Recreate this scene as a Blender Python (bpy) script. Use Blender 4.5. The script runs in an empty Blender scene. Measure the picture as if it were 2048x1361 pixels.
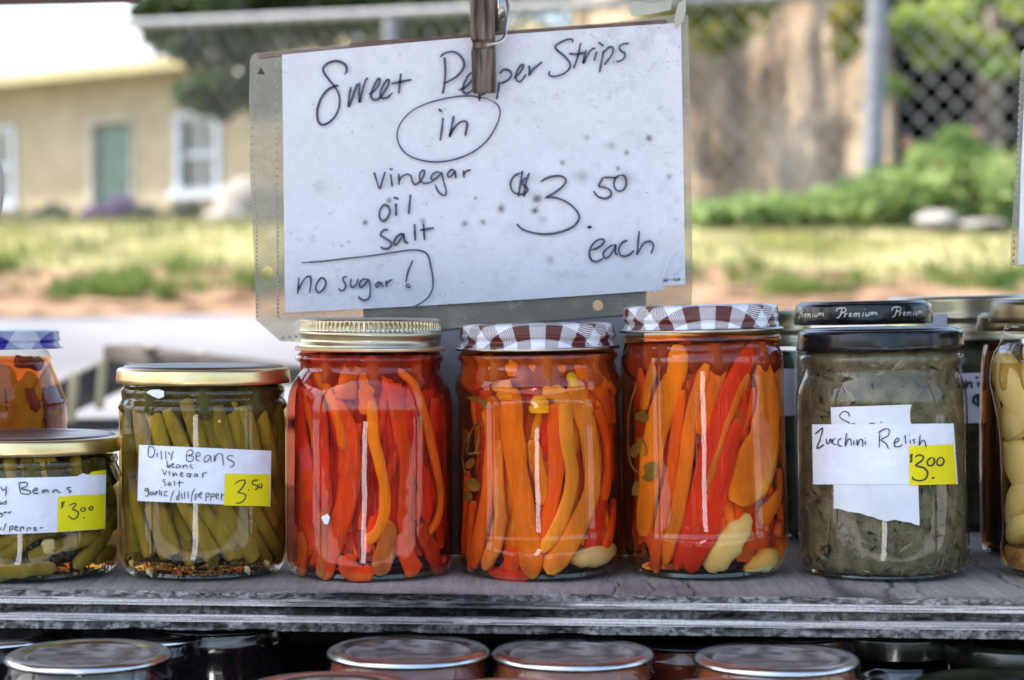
import bpy, bmesh, math, random
import numpy as np
from mathutils import Vector
R = math.radians
random.seed(7)
rng = np.random.default_rng(7)
sc = bpy.context.scene
C = sc.collection

# ---------------------------------------------------------------- camera
CAM = np.array([0.0, -0.975, 1.136])
F, PX, PY = 3900.0, 1024.0, 680.5
TH = math.atan(80.5 / F)
cam_d = bpy.data.cameras.new('camera')
cam = bpy.data.objects.new('camera', cam_d); C.objects.link(cam)
cam.location = CAM; cam.rotation_euler = (R(90) - TH, 0, 0)
cam_d.sensor_width = 36; cam_d.lens = 36 * F / 2048
cam_d.clip_start = 0.05; cam_d.clip_end = 500
cam_d.dof.use_dof = True; cam_d.dof.focus_distance = 0.965; cam_d.dof.aperture_fstop = 9.0
sc.camera = cam
# ---------------------------------------------------------------- sky, sun, exposure
SUN = Vector((-0.55, 0.03, 0.83)).normalized()          # towards the sun
w = bpy.data.worlds.new('World'); sc.world = w; w.use_nodes = True
nt = w.node_tree; bg = nt.nodes['Background']
sky = nt.nodes.new('ShaderNodeTexSky'); sky.sky_type = 'NISHITA'; sky.sun_disc = False
sky.sun_elevation = math.asin(SUN.z); sky.sun_rotation = math.atan2(SUN.x, SUN.y)
sky.air_density = 1.0; sky.dust_density = 3.2; sky.ozone_density = 0.9
nt.links.new(sky.outputs[0], bg.inputs[0]); bg.inputs[1].default_value = 0.15
sl = bpy.data.lights.new('sun', 'SUN'); sl.energy = 2.0; sl.angle = R(0.5); sl.color = (1, 0.93, 0.82)
so = bpy.data.objects.new('sun', sl); C.objects.link(so)
so.rotation_euler = SUN.to_track_quat('Z', 'Y').to_euler(); so.location = (-3, -1, 8)
vs = sc.view_settings
sc.display_settings.display_device = 'sRGB'
vs.view_transform = 'Standard'; vs.look = 'None'; vs.gamma = 1; vs.use_curve_mapping = False
vs.exposure = 2.0
cy = sc.cycles
cy.use_denoising = True
try: cy.denoiser = 'OPENIMAGEDENOISE'
except Exception: pass
cy.max_bounces = 12; cy.transparent_max_bounces = 40; cy.diffuse_bounces = 4; cy.glossy_bounces = 4
cy.caustics_reflective = False; cy.caustics_refractive = False; cy.sample_clamp_indirect = 6.0

# ---------------------------------------------------------------- pixel geometry of the photograph -> world
def ray(px, py):
    X, Y = (px - PX) / F, -(py - PY) / F
    return np.array([X, Y * math.sin(TH) + math.cos(TH), Y * math.cos(TH) - math.sin(TH)])
def at(px, py, d):                        # point seen at that pixel, d metres in front of the camera
    v = ray(px, py); return CAM + v * (d / v[1])
def on_cyl(px, py, cx, cy_, r):           # where the pixel's ray meets an upright cylinder
    v = ray(px, py); o = CAM[:2] - np.array([cx, cy_]); dd = v[:2]
    a = dd @ dd; b = 2 * o @ dd; c = o @ o - r * r; q = b * b - 4 * a * c
    t = (-b - math.sqrt(q)) / (2 * a) if q > 0 else -b / (2 * a)
    p = CAM + v * t
    if q <= 0:
        e = p[:2] - np.array([cx, cy_]); e *= r / np.linalg.norm(e); p[:2] = np.array([cx, cy_]) + e
    return p

# ---------------------------------------------------------------- noise
def vnoise(x, y, seed=0):
    xi = np.floor(x).astype(np.int64); yi = np.floor(y).astype(np.int64); fx = x - xi; fy = y - yi
    def h(a, b):
        n = (a * 374761393 + b * 668265263 + seed * 1442695041) & 0x7fffffff
        n = ((n ^ (n >> 13)) * 1274126177) & 0x7fffffff
        return ((n ^ (n >> 16)) & 0xffff) / 65535.0
    sx = fx * fx * (3 - 2 * fx); sy = fy * fy * (3 - 2 * fy)
    return (h(xi, yi) * (1 - sx) + h(xi + 1, yi) * sx) * (1 - sy) + (h(xi, yi + 1) * (1 - sx) + h(xi + 1, yi + 1) * sx) * sy
def fbm(x, y, seed=0, o=4):
    s = 0; a = .5
    for i in range(o): s = s + a * vnoise(x * 2 ** i, y * 2 ** i, seed + i * 17); a *= .5
    return s / (1 - .5 ** o)

# ---------------------------------------------------------------- materials
def nodes(name):
    m = bpy.data.materials.new(name); m.use_nodes = True
    t = m.node_tree; t.nodes.clear()
    o = t.nodes.new('ShaderNodeOutputMaterial'); return m, t, o
def N(t, typ, **kw):
    n = t.nodes.new(typ)
    for k, v in kw.items():
        if k in n.inputs: n.inputs[k].default_value = v
        else: setattr(n, k, v)
    return n
def mat(name, c1, c2=None, scale=20, rough=.6, metal=0, spec=.5, bump=0, stretch=(1, 1, 1), detail=5, lo=.35, hi=.65, coat=0, transl=0, attr=False, bscale=None):
    m, t, o = nodes(name); L = t.links.new
    p = N(t, 'ShaderNodeBsdfPrincipled', Roughness=rough, Metallic=metal); p.inputs['Specular IOR Level'].default_value = spec
    p.inputs['Coat Weight'].default_value = coat; p.inputs['Coat Roughness'].default_value = .08
    col = None
    tc = N(t, 'ShaderNodeTexCoord'); mp = N(t, 'ShaderNodeMapping'); mp.inputs['Scale'].default_value = stretch
    L(tc.outputs['Object'], mp.inputs[0])
    if c2 is not None or bump:
        nz = N(t, 'ShaderNodeTexNoise', Scale=scale, Detail=detail); L(mp.outputs[0], nz.inputs['Vector'])
    if attr:
        a = N(t, 'ShaderNodeAttribute', attribute_name='Col'); col = a.outputs['Color']
        if c2 is not None:
            rp = N(t, 'ShaderNodeMapRange'); rp.inputs[1].default_value = .3; rp.inputs[2].default_value = .7
            rp.inputs[3].default_value = c1; rp.inputs[4].default_value = c2; L(nz.outputs[0], rp.inputs[0])
            mx = N(t, 'ShaderNodeMix', data_type='RGBA', blend_type='MULTIPLY'); mx.inputs[0].default_value = 1
            L(col, mx.inputs[6]); L(rp.outputs[0], mx.inputs[7]); col = mx.outputs[2]
    elif c2 is not None:
        rp = N(t, 'ShaderNodeValToRGB'); rp.color_ramp.elements[0].position = lo; rp.color_ramp.elements[1].position = hi
        rp.color_ramp.elements[0].color = (*c1, 1); rp.color_ramp.elements[1].color = (*c2, 1)
        L(nz.outputs[0], rp.inputs[0]); col = rp.outputs[0]
    if col is None: p.inputs['Base Color'].default_value = (*c1, 1)
    else: L(col, p.inputs['Base Color'])
    if bump:
        bn = N(t, 'ShaderNodeTexNoise', Scale=bscale or scale * 3, Detail=6); L(mp.outputs[0], bn.inputs['Vector'])
        b = N(t, 'ShaderNodeBump', Strength=bump, Distance=.002); L(bn.outputs[0], b.inputs['Height']); L(b.outputs[0], p.inputs['Normal'])
    out = p.outputs[0]
    if transl:
        tr = N(t, 'ShaderNodeBsdfTranslucent')
        if col is None: tr.inputs[0].default_value = (*c1, 1)
        else: L(col, tr.inputs[0])
        ms = N(t, 'ShaderNodeMixShader'); ms.inputs[0].default_value = transl; L(out, ms.inputs[1]); L(tr.outputs[0], ms.inputs[2]); out = ms.outputs[0]
    L(out, o.inputs[0]); return m
def glass(name, tint=(.97, .99, .97), ior=1.54, rough=.012):
    m, t, o = nodes(name); L = t.links.new
    tr = N(t, 'ShaderNodeBsdfTransparent'); tr.inputs[0].default_value = (*tint, 1)
    g = N(t, 'ShaderNodeBsdfGlossy', Roughness=rough); f = N(t, 'ShaderNodeFresnel', IOR=ior)
    ge = N(t, 'ShaderNodeNewGeometry'); io = N(t, 'ShaderNodeMapRange'); io.inputs[3].default_value = ior; io.inputs[4].default_value = 1 / ior   # thin wall: same gloss from both sides
    L(ge.outputs['Backfacing'], io.inputs[0]); L(io.outputs[0], f.inputs['IOR'])
    tc = N(t, 'ShaderNodeTexCoord'); nz = N(t, 'ShaderNodeTexNoise', Scale=38, Detail=2); L(tc.outputs['Object'], nz.inputs['Vector'])
    b = N(t, 'ShaderNodeBump', Strength=.06, Distance=.004); L(nz.outputs[0], b.inputs['Height']); L(b.outputs[0], g.inputs['Normal'])
    ms = N(t, 'ShaderNodeMixShader'); L(f.outputs[0], ms.inputs[0]); L(tr.outputs[0], ms.inputs[1]); L(g.outputs[0], ms.inputs[2])
    # a film of dust on the glass
    df = N(t, 'ShaderNodeBsdfDiffuse'); df.inputs[0].default_value = (.75, .73, .7, 1)
    n2 = N(t, 'ShaderNodeTexNoise', Scale=900, Detail=3); L(tc.outputs['Object'], n2.inputs['Vector'])
    mr = N(t, 'ShaderNodeMapRange'); mr.inputs[1].default_value = .45; mr.inputs[2].default_value = .85; mr.inputs[3].default_value = .0; mr.inputs[4].default_value = .035
    L(n2.outputs[0], mr.inputs[0]); m2 = N(t, 'ShaderNodeMixShader'); L(mr.outputs[0], m2.inputs[0]); L(ms.outputs[0], m2.inputs[1]); L(df.outputs[0], m2.inputs[2])
    L(m2.outputs[0], o.inputs[0]); return m
def brine(name, col, dens):
    m, t, o = nodes(name); L = t.links.new
    tr = N(t, 'ShaderNodeBsdfTransparent'); tr.inputs[0].default_value = (1, .5 + .5 * col[1], .45 + .5 * col[2], 1); L(tr.outputs[0], o.inputs[0])
    v = N(t, 'ShaderNodeVolumeAbsorption', Density=dens); v.inputs[0].default_value = (*col, 1); L(v.outputs[0], o.inputs[1])
    return m
def gingham(name, dark, white=(.78, .79, .82), band=.0068, hatch=.0009):
    m, t, o = nodes(name); L = t.links.new
    uv = N(t, 'ShaderNodeUVMap', uv_map='UVMap'); sx = N(t, 'ShaderNodeSeparateXYZ'); L(uv.outputs[0], sx.inputs[0])
    def M(op, a, b=None):
        n = N(t, 'ShaderNodeMath', operation=op)
        for i, v in enumerate((a, b)):
            if v is None: continue
            if isinstance(v, (int, float)): n.inputs[i].default_value = v
            else: L(v, n.inputs[i])
        return n.outputs[0]
    def stripe(v, per): return M('GREATER_THAN', M('FRACT', M('ADD', M('DIVIDE', v, per), 100.27)), .5)
    a = stripe(sx.outputs[0], band * 2); b = stripe(sx.outputs[1], band * 2)
    both = M('MULTIPLY', a, b); one = M('SUBTRACT', M('MAXIMUM', a, b), both)
    h = stripe(M('ADD', sx.outputs[0], sx.outputs[1]), hatch * 1.4)
    f = M('MAXIMUM', both, M('MULTIPLY', one, h))
    mx = N(t, 'ShaderNodeMix', data_type='RGBA'); L(f, mx.inputs[0]); mx.inputs[6].default_value = (*white, 1); mx.inputs[7].default_value = (*dark, 1)
    nz = N(t, 'ShaderNodeTexNoise', Scale=220, Detail=4); tc = N(t, 'ShaderNodeTexCoord'); L(tc.outputs['Object'], nz.inputs['Vector'])
    mr = N(t, 'ShaderNodeMapRange'); mr.inputs[3].default_value = .7; mr.inputs[4].default_value = 1.1; L(nz.outputs[0], mr.inputs[0])
    m2 = N(t, 'ShaderNodeMix', data_type='RGBA', blend_type='MULTIPLY'); m2.inputs[0].default_value = 1; L(mx.outputs[2], m2.inputs[6]); L(mr.outputs[0], m2.inputs[7])
    p = N(t, 'ShaderNodeBsdfPrincipled', Roughness=.32); L(m2.outputs[2], p.inputs['Base Color'])
    L(p.outputs[0], o.inputs[0]); return m

# ---------------------------------------------------------------- objects
ROOT = {}
def tag(o, label=None, cat=None, group=None, kind=None):
    for k, v in (('label', label), ('category', cat), ('group', group), ('kind', kind)):
        if v: o[k] = v
    return o
def thing(name, label, cat, loc, group=None):
    o = bpy.data.objects.new(name, None); C.objects.link(o); o.location = loc
    o.empty_display_size = .02; ROOT[o.name] = np.array(loc, float)
    return tag(o, label, cat, group)
def root_of(o):
    while o.parent: o = o.parent
    return ROOT.get(o.name, np.zeros(3))
def obj(name, geo, m, parent=None, smooth=True, sharp=40, col=None, uv=None, kind=None):
    v, f = geo; v = np.asarray(v, float)
    if parent is not None: v = v - root_of(parent)
    me = bpy.data.meshes.new(name)
    if isinstance(f, np.ndarray):
        n, k = f.shape
        me.vertices.add(len(v)); me.vertices.foreach_set('co', v.astype(np.float32).ravel())
        me.loops.add(n * k); me.loops.foreach_set('vertex_index', f.astype(np.int32).ravel())
        me.polygons.add(n); me.polygons.foreach_set('loop_start', np.arange(0, n * k, k, dtype=np.int32))
        me.update(calc_edges=True)
    else:
        me.from_pydata(v.tolist(), [], f)
    if smooth:
        me.polygons.foreach_set('use_smooth', [True] * len(me.polygons))
        if sharp < 180: me.set_sharp_from_angle(angle=R(sharp))
    if col is not None:
        ca = me.color_attributes.new('Col', 'FLOAT_COLOR', 'POINT')
        cc = np.ones((len(v), 4), np.float32); cc[:, :3] = col; ca.data.foreach_set('color', cc.ravel())
    if uv is not None:
        ul = me.uv_layers.new(name='UVMap'); idx = np.zeros(len(me.loops), np.int32); me.loops.foreach_get('vertex_index', idx)
        ul.data.foreach_set('uv', np.asarray(uv, np.float32)[idx].ravel())
    me.materials.append(m)
    o = bpy.data.objects.new(name, me); C.objects.link(o)
    if parent is not None: o.parent = parent
    if kind: o['kind'] = kind
    return o
def join(*geos):
    V = []; Fs = []; k = 0
    for v, f in geos:
        v = np.asarray(v, float); V.append(v)
        Fs += [[i + k for i in q] for q in (f.tolist() if isinstance(f, np.ndarray) else f)]; k += len(v)
    return np.vstack(V), Fs
def lathe(prof, cx, cy_, n=96, fr=None):
    """prof: (r, z) from one end to the other; r=0 closes. fr(theta, r, z) may change the radius."""
    th = np.arange(n) * 2 * math.pi / n; V = []; uv = []; s = 0; last = prof[0]
    for r, z in prof:
        s += math.hypot(r - last[0], z - last[1]); last = (r, z)
        rr = np.full(n, max(r, 1e-5)) if fr is None else fr(th, max(r, 1e-5), z)
        V.append(np.stack([cx + rr * np.sin(th), cy_ - rr * np.cos(th), np.full(n, z)], 1)); uv.append(np.stack([s * np.sin(th), s * np.cos(th)], 1))
    V = np.vstack(V); k = len(prof); i = np.arange(n); j = (i + 1) % n; Fs = []
    for a in range(k - 1): Fs.append(np.stack([a * n + i, a * n + j, (a + 1) * n + j, (a + 1) * n + i], 1))
    Fs = np.vstack(Fs)
    if prof[0][1] > prof[-1][1]: Fs = Fs[:, ::-1].copy()
    return V, Fs, np.vstack(uv)
def cat_rom(P, n):
    P = np.asarray(P, float)
    if len(P) == 2: return P[0] + (P[1] - P[0]) * np.linspace(0, 1, n)[:, None]
    Q = np.vstack([2 * P[0] - P[1], P, 2 * P[-1] - P[-2]]); m = len(P) - 1; out = []
    for u in np.linspace(0, m, n):
        i = min(int(u), m - 1); t = u - i; a, b, c, d = Q[i:i + 4]
        out.append(.5 * (2 * b + (c - a) * t + (2 * a - 5 * b + 4 * c - d) * t * t + (3 * b - a - 3 * c + d) * t ** 3))
    return np.array(out)
def tube(P, r, n=8, caps=True):
    P = np.asarray(P, float); k = len(P); T = np.gradient(P, axis=0); T /= np.linalg.norm(T, axis=1)[:, None] + 1e-12
    up = np.array([0, 0, 1.]) if abs(T[0][2]) < .9 else np.array([1., 0, 0]); V = []
    rr = np.broadcast_to(r, (k,)); A = np.cross(T[0], up); A /= np.linalg.norm(A)
    for i in range(k):
        A = A - T[i] * (A @ T[i]); A /= np.linalg.norm(A); B = np.cross(T[i], A)
        th = np.arange(n) * 2 * math.pi / n
        V.append(P[i] + rr[i] * (np.cos(th)[:, None] * A + np.sin(th)[:, None] * B))
    V = np.vstack(V); i = np.arange(n); j = (i + 1) % n
    Fs = np.vstack([np.stack([a * n + i, a * n + j, (a + 1) * n + j, (a + 1) * n + i], 1) for a in range(k - 1)]).tolist()
    if caps: Fs += [list(range(n))[::-1], [(k - 1) * n + q for q in range(n)]]
    return V, Fs
def box(x0, x1, y0, y1, z0, z1, bev=0):
    bm = bmesh.new(); bmesh.ops.create_cube(bm, size=1)
    for v in bm.verts: v.co = ((x0 + x1) / 2 + v.co.x * (x1 - x0), (y0 + y1) / 2 + v.co.y * (y1 - y0), (z0 + z1) / 2 + v.co.z * (z1 - z0))
    if bev: bmesh.ops.bevel(bm, geom=bm.edges[:], offset=bev, segments=2, affect='EDGES', profile=.5)
    v = np.array([q.co[:] for q in bm.verts]); bm.verts.index_update(); f = [[q.index for q in p.verts] for p in bm.faces]; bm.free(); return v, f
def bar(p, q, wx, wz, bev=0, up=(0, 0, 1)):                 # a beam from p to q
    p = np.asarray(p, float); q = np.asarray(q, float); L = np.linalg.norm(q - p); t = (q - p) / L
    up = np.array(up, float); s = np.cross(t, up); s /= np.linalg.norm(s); u = np.cross(s, t)
    v, f = box(-wx / 2, wx / 2, 0, L, -wz / 2, wz / 2, bev)
    return p + v[:, :1] * s + v[:, 1:2] * t + v[:, 2:] * u, f
def grid_faces(nu, nv):
    a = np.arange(nu * nv).reshape(nv, nu); return np.stack([a[:-1, :-1], a[:-1, 1:], a[1:, 1:], a[1:, :-1]], -1).reshape(-1, 4)
def poly(pts, nrm_off=None):
    return np.asarray(pts, float), [list(range(len(pts)))]
# ================================================================ the ground
Z_PROF = [(-30, -.15), (1.0, -.02), (2.2, .0), (8.0, 1.07), (8.35, 1.115), (9.0, 1.225), (10.3, 1.53), (12, 1.567), (36, 2.38), (60, 3.3), (140, 7.0)]
_d = np.array([p[0] for p in Z_PROF]); _z = np.array([p[1] for p in Z_PROF])
def ground_z(d): return np.interp(d, _d, _z)
def terrain(name, d0, d1, nd, x0, x1, nx, m, dz=0, bump=0, fq=1, seed=0, ease=None):
    dd = np.linspace(0, 1, nd) ** (ease or 1) * (d1 - d0) + d0; xx = np.linspace(x0, x1, nx)
    X, D = np.meshgrid(xx, dd); Z = ground_z(D) + dz + bump * (fbm(X * fq + 50, D * fq + 50, seed) - .5)
    return tag(obj(name, (np.stack([X, D + CAM[1], Z], -1).reshape(-1, 3), grid_faces(nx, nd)), m, sharp=180), kind='structure')
m_pave = mat('concrete', (.13, .13, .135), (.21, .21, .215), scale=1.2, rough=.85, spec=.25, bump=.3, bscale=60, lo=.3, hi=.7)
m_soil = mat('dry_soil', (.07, .038, .020), (.30, .20, .125), scale=5.5, rough=.95, spec=.1, bump=.8, bscale=30, lo=.38, hi=.62)
m_dry = mat('dry_grass', (.15, .15, .045), (.36, .33, .17), scale=1.7, rough=.9, spec=.1, bump=.6, bscale=25, lo=.36, hi=.64)
terrain('pavement', 1.0, 8.02, 60, -45, 45, 40, m_pave)
terrain('bounce_forecourt', -40, 1.0, 30, -45, 45, 30, mat('bounce_concrete', (.42, .40, .37), (.55, .53, .50), scale=1.5, rough=.85, spec=.25, bump=.3, bscale=60))  # unseen ground, coloured pale to bounce fill light onto the jars
terrain('soil', 7.96, 9.25, 30, -30, 30, 160, m_soil, bump=.10, fq=2.2, seed=3)
terrain('lawn', 8.95, 140, 120, -90, 90, 120, m_dry, dz=.0, bump=.05, fq=1.4, seed=5, ease=2.2)

# grass blades and weeds on the bank: one uncountable mass
def blades(n, xr, dr, h, wd, seed, prob=None):
    r = np.random.default_rng(seed); x = r.uniform(*xr, n); d = r.uniform(*dr, n)
    if prob is not None:
        k = r.random(n) < prob(x, d); x, d = x[k], d[k]; n = len(x)
    hh = h * r.uniform(.4, 1.2, n); a = r.uniform(0, 6.28, n); lean = r.normal(0, .35, (n, 2)) * hh[:, None]
    b = np.stack([x, d + CAM[1], ground_z(d) - .01], 1); s = np.stack([np.cos(a), np.sin(a), 0 * a], 1) * wd / 2
    tip = b + np.concatenate([lean, hh[:, None]], 1); mid = b + np.concatenate([lean * .35, hh[:, None] * .6], 1)
    V = np.stack([b - s, b + s, mid + s * .8, mid - s * .8, tip + s * .15, tip - s * .15], 1).reshape(-1, 3)
    k = np.arange(n)[:, None] * 6; return V, np.vstack([k + [0, 1, 2, 3], k + [3, 2, 4, 5]])
m_gr = mat('straw_grass', (.14, .17, .045), (.37, .34, .17), scale=2.2, rough=.6, spec=.3, transl=.35)
m_gg = mat('green_grass', (.07, .13, .025), (.20, .26, .06), scale=3, rough=.55, spec=.3, transl=.4)
g1 = obj('grass', blades(30000, (-4.5, 4.5), (8.75, 14), .06, .011, 1, lambda x, d: np.clip((fbm(x * 2.4, d * 3.1, 17, 3) - .34) * 5, .15, 1)), m_gr, smooth=False); tag(g1, kind='stuff')
def clumps(seed, fq, th): return lambda x, d: np.clip((fbm(x * fq + 9, d * fq + 9, seed, 3) - th + .06) * 4, 0, 1) * (.3 + .7 * vnoise(x * 14, d * 14, seed + 3))
g2 = obj('weeds', join(blades(34000, (-3.4, 3.2), (8.55, 9.25), .085, .014, 2, clumps(4, 5.0, .56)), blades(24000, (-4, 4), (9.25, 12), .05, .013, 3, clumps(8, 3.3, .60))), m_gg, smooth=False); tag(g2, kind='stuff')

# ---------------------------------------------------------------- leaves
def leaf_cloud(n, lumps, size, seed, flat=.6):
    """leaf quads scattered through lumps [(centre, radii, weight)]"""
    r = np.random.default_rng(seed); wts = np.array([l[2] for l in lumps], float); wts /= wts.sum(); k = r.choice(len(lumps), n, p=wts)
    c = np.array([l[0] for l in lumps])[k]; ra = np.array([l[1] for l in lumps])[k]
    u = r.normal(size=(n, 3)); u /= np.linalg.norm(u, axis=1)[:, None]; p = c + u * ra * (r.random((n, 1)) ** .45)
    a = r.normal(size=(n, 3)); a /= np.linalg.norm(a, axis=1)[:, None]; b = np.cross(a, r.normal(size=(n, 3))); b /= np.linalg.norm(b, axis=1)[:, None]
    nn = np.cross(a, b); s = size * r.uniform(.6, 1.3, (n, 1))
    V = np.stack([p - a * s, p - b * s * .45 + nn * s * .12, p + a * s, p + b * s * .45 + nn * s * .12], 1).reshape(-1, 3)
    return V, (np.arange(n)[:, None] * 4 + np.arange(4))
def lumpy(c, rad, k, sub, seed):
    r = np.random.default_rng(seed); u = r.normal(size=(k, 3)); u /= np.linalg.norm(u, axis=1)[:, None]; p = np.array(c) + u * np.array(rad) * (r.random((k, 1)) ** .5)
    return [(q, np.array(sub) * r.uniform(.6, 1.3), r.uniform(.5, 1.5)) for q in p]
m_leafd = mat('dark_leaf', (.012, .034, .008), (.11, .18, .035), scale=5, lo=.45, hi=.72, rough=.25, spec=.8, transl=.35)  # brighter noise patches in this colour stand for sunlit leaves
m_leafm = mat('mid_leaf', (.18, .30, .05), (.50, .56, .14), scale=3, rough=.42, spec=.5, transl=.4)
m_leafy = mat('yellow_leaf', (.20, .25, .04), (.46, .42, .07), scale=3, rough=.45, spec=.5, transl=.4)
m_cover = mat('ground_cover_leaf', (.12, .21, .05), (.40, .50, .18), scale=3, rough=.5, spec=.4, transl=.4)
m_lav = mat('lavender_bloom', (.13, .09, .19), (.25, .19, .32), scale=5, rough=.7, transl=.3)
m_lavl = mat('grey_green_leaf', (.08, .10, .055), (.17, .19, .12), scale=5, rough=.7, transl=.3)
m_bark = mat('bark', (.10, .07, .05), (.26, .20, .15), scale=9, rough=.9, stretch=(1, 1, .2), bump=.8)
def tree(label, trunk, lumps, n, size, m, seed, group=None, name='tree', cat='tree', limbs=5, r0=.16):
    base = np.array(trunk[0]); t = thing(name, label, cat, base, group)
    P = cat_rom(trunk, 14); g = [tube(P, np.linspace(r0, r0 * .5, 14), 10)]
    r = np.random.default_rng(seed)
    for i in range(limbs):
        l = lumps[r.integers(len(lumps))][0]; s = P[8 + i % 5]; g.append(tube(cat_rom([s, (s + l) / 2 + r.normal(0, .1, 3), l], 8), np.linspace(r0 * .4, r0 * .12, 8), 6))
    obj('trunk', join(*g), m_bark, t, sharp=60)
    obj('crown', leaf_cloud(n, lumps, size, seed), m, t, smooth=False); return t

c = at(600, -40, 22)
L1 = lumpy(at(640, 10, 22), (1.75, 1.2, .62), 40, (.42, .5, .32), 11) + lumpy(at(600, -220, 22), (2.1, 1.3, .8), 24, (.6, .6, .45), 19) + lumpy(at(428, 178, 21), (.36, .4, .30), 20, (.15, .2, .12), 12) + lumpy(at(860, 60, 21), (.7, .6, .5), 8, (.4, .4, .3), 13) + [(at(x + 18 * math.sin(y * .7 + x), y + 12 * math.sin(x * .31), 21.6 + .3 * math.sin(x * .1)), (.20, .25, .14), .25) for x in range(310, 560, 34) for y in range(-30, 215, 30) if y < 60 + (x - 300) * 1.15] + [(at(x, 20 * math.sin(x * .05), 20.5 + .3 * math.sin(x)), (.25, .3, .24), .35) for x in range(960, 1360, 36)] + lumpy(at(345, 55, 21.5), (.34, .4, .35), 11, (.17, .2, .14), 14)
g = at(690, 470, 22); tree('dark leafy tree overhanging the house roof', [g, g + [.05, 0, 1.2], c], L1, 40000, .062, m_leafd, 15)
# the tree that stands over the earth bank and dapples it
b0 = at(1290, 300, 14.0); b0[2] = ground_z(14.0)
L2 = lumpy(at(1270, -300, 12.4), (1.2, .9, .6), 16, (.5, .5, .35), 21) + lumpy(at(1450, 55, 12.2), (.24, .3, .16), 4, (.12, .12, .10), 22) + lumpy(at(1420, -40, 12.2), (.4, .3, .3), 5, (.25, .25, .2), 23) + lumpy(at(1690, 70, 12.2), (.10, .2, .35), 5, (.09, .1, .1), 24)
tree('yellow-green tree hanging down over the tan earth bank', [b0, b0 + [-.1, 0, 1.4], at(1280, -260, 12.8)], L2, 7000, .06, m_leafy, 25)
# hedge-like tree on the far right, in deep shade inside
b1 = at(1975, 420, 14.2); b1[2] = ground_z(14.2)
L3 = lumpy(at(1935, 50, 12.3), (.45, .3, .28), 15, (.11, .11, .09), 31) + lumpy(at(1835, 70, 12.2), (.12, .2, .26), 7, (.09, .1, .08), 32) + lumpy(at(2300, -150, 12), (.7, .5, .4), 8, (.3, .3, .25), 33) + lumpy(at(1990, 120, 12.1), (.25, .2, .10), 5, (.07, .1, .05), 34) + lumpy(at(1790, 170, 12.1), (.10, .1, .03), 3, (.05, .1, .03), 36)
tree('bright leafy tree at the right in front of dark shade', [b1, b1 + [0, 0, 1.5], at(1950, -60, 13)], L3, 4200, .060, m_leafm, 35, r0=.12)
def shrub(label, lumps, n, size, m, seed, base, group=None, stems=5, cat='shrub', name='shrub'):
    t = thing(name, label, cat, base, group); r = np.random.default_rng(seed); g = []
    for i in range(stems):
        l = np.array(lumps[r.integers(len(lumps))][0]); g.append(tube(cat_rom([np.array(base) - [0, 0, .03], (np.array(base) + l) / 2 + r.normal(0, .03, 3), l], 6), np.linspace(.012, .004, 6), 5))
    obj('stem', join(*g), m_bark, t); obj('foliage', leaf_cloud(n, lumps, size, seed), m, t, smooth=False); return t
bb = at(1930, 440, 10.6); bb[2] = ground_z(10.6)
s1 = shrub('rounded green shrub with a few pink roses beside the white post', lumpy(at(1915, 370, 10.6), (.42, .3, .30), 30, (.12, .13, .09), 41), 7500, .03, m_cover, 42, bb)
m_rose = mat('rose_petal', (.38, .20, .15), (.5, .32, .24), scale=30, rough=.6, transl=.3)
for px, py in ((1815, 287), (1877, 330), (2015, 322), (1955, 265), (1930, 345)):
    p = at(px, py, 10.3); obj('rose', leaf_cloud(26, [(p, (.026, .026, .022), 1)], .020, px), m_rose, s1, smooth=False)
bb = at(1330, 430, 12.0); bb[2] = ground_z(12.0)
x0, x1 = at(1370, 0, 10.4)[0], at(2060, 0, 10.4)[0]
cov = []
for i in range(46):
    xx = x0 + (x1 - x0) * i / 45; d = 10.5 + .22 * math.sin(i * 2.1); xx += random.uniform(-.04, .04); top = np.interp(i, (0, 14, 28, 45), (.10, .15, .26, .34))
    cov.append(((xx, d + CAM[1], ground_z(d) + top * .5), (.09, .16, top * (.30 + .62 * random.random())), 1))
tag(obj('ground_cover', leaf_cloud(6500, cov, .046, 51), m_cover, smooth=False), kind='stuff')

# ---------------------------------------------------------------- eroded earth bank on the right, and the shaded hollow beside it
m_bank = mat('eroded_earth', (.22, .155, .10), (.46, .37, .27), scale=1.6, rough=.95, spec=.1, bump=1.0, bscale=9, stretch=(1.6, 1.6, .45), lo=.36, hi=.66)
nx, nz = 150, 90; bx0, bx1 = at(1180, 0, 14)[0], at(1800, 0, 14)[0]
U, Vv = np.meshgrid(np.linspace(0, 1, nx), np.linspace(0, 1, nz))
X = bx0 + (bx1 - bx0) * U; Z = ground_z(13.4) - .1 + 3.4 * Vv
Dp = 13.1 + 1.5 * Vv ** 1.3 - .55 * (fbm(X * 3.2, Z * .55, 61, 4) - .5) - .18 * (fbm(X * 9, Z * 4, 62, 3) - .5) + .9 * np.clip((U - .9) / .1, 0, 1) ** 2 + .5 * np.clip((.08 - U) / .08, 0, 1)
fr = np.stack([X, Dp + CAM[1], Z], -1)
bk = fr.copy(); bk[..., 1] = 17
V = np.vstack([fr.reshape(-1, 3), bk.reshape(-1, 3)]); f1 = grid_faces(nx, nz); a = np.arange(nx * nz).reshape(nz, nx); o_ = nx * nz
rim = np.concatenate([a[0, :-1], a[:-1, -1], a[-1, :0:-1], a[:0:-1, 0]]); r2 = np.roll(rim, -1)
f2 = np.stack([rim, r2, r2 + o_, rim + o_], 1)
tag(obj('earth_bank', (V, np.vstack([f1, f2, f1[:, ::-1] + o_])), m_bank, sharp=180), kind='structure')
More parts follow.
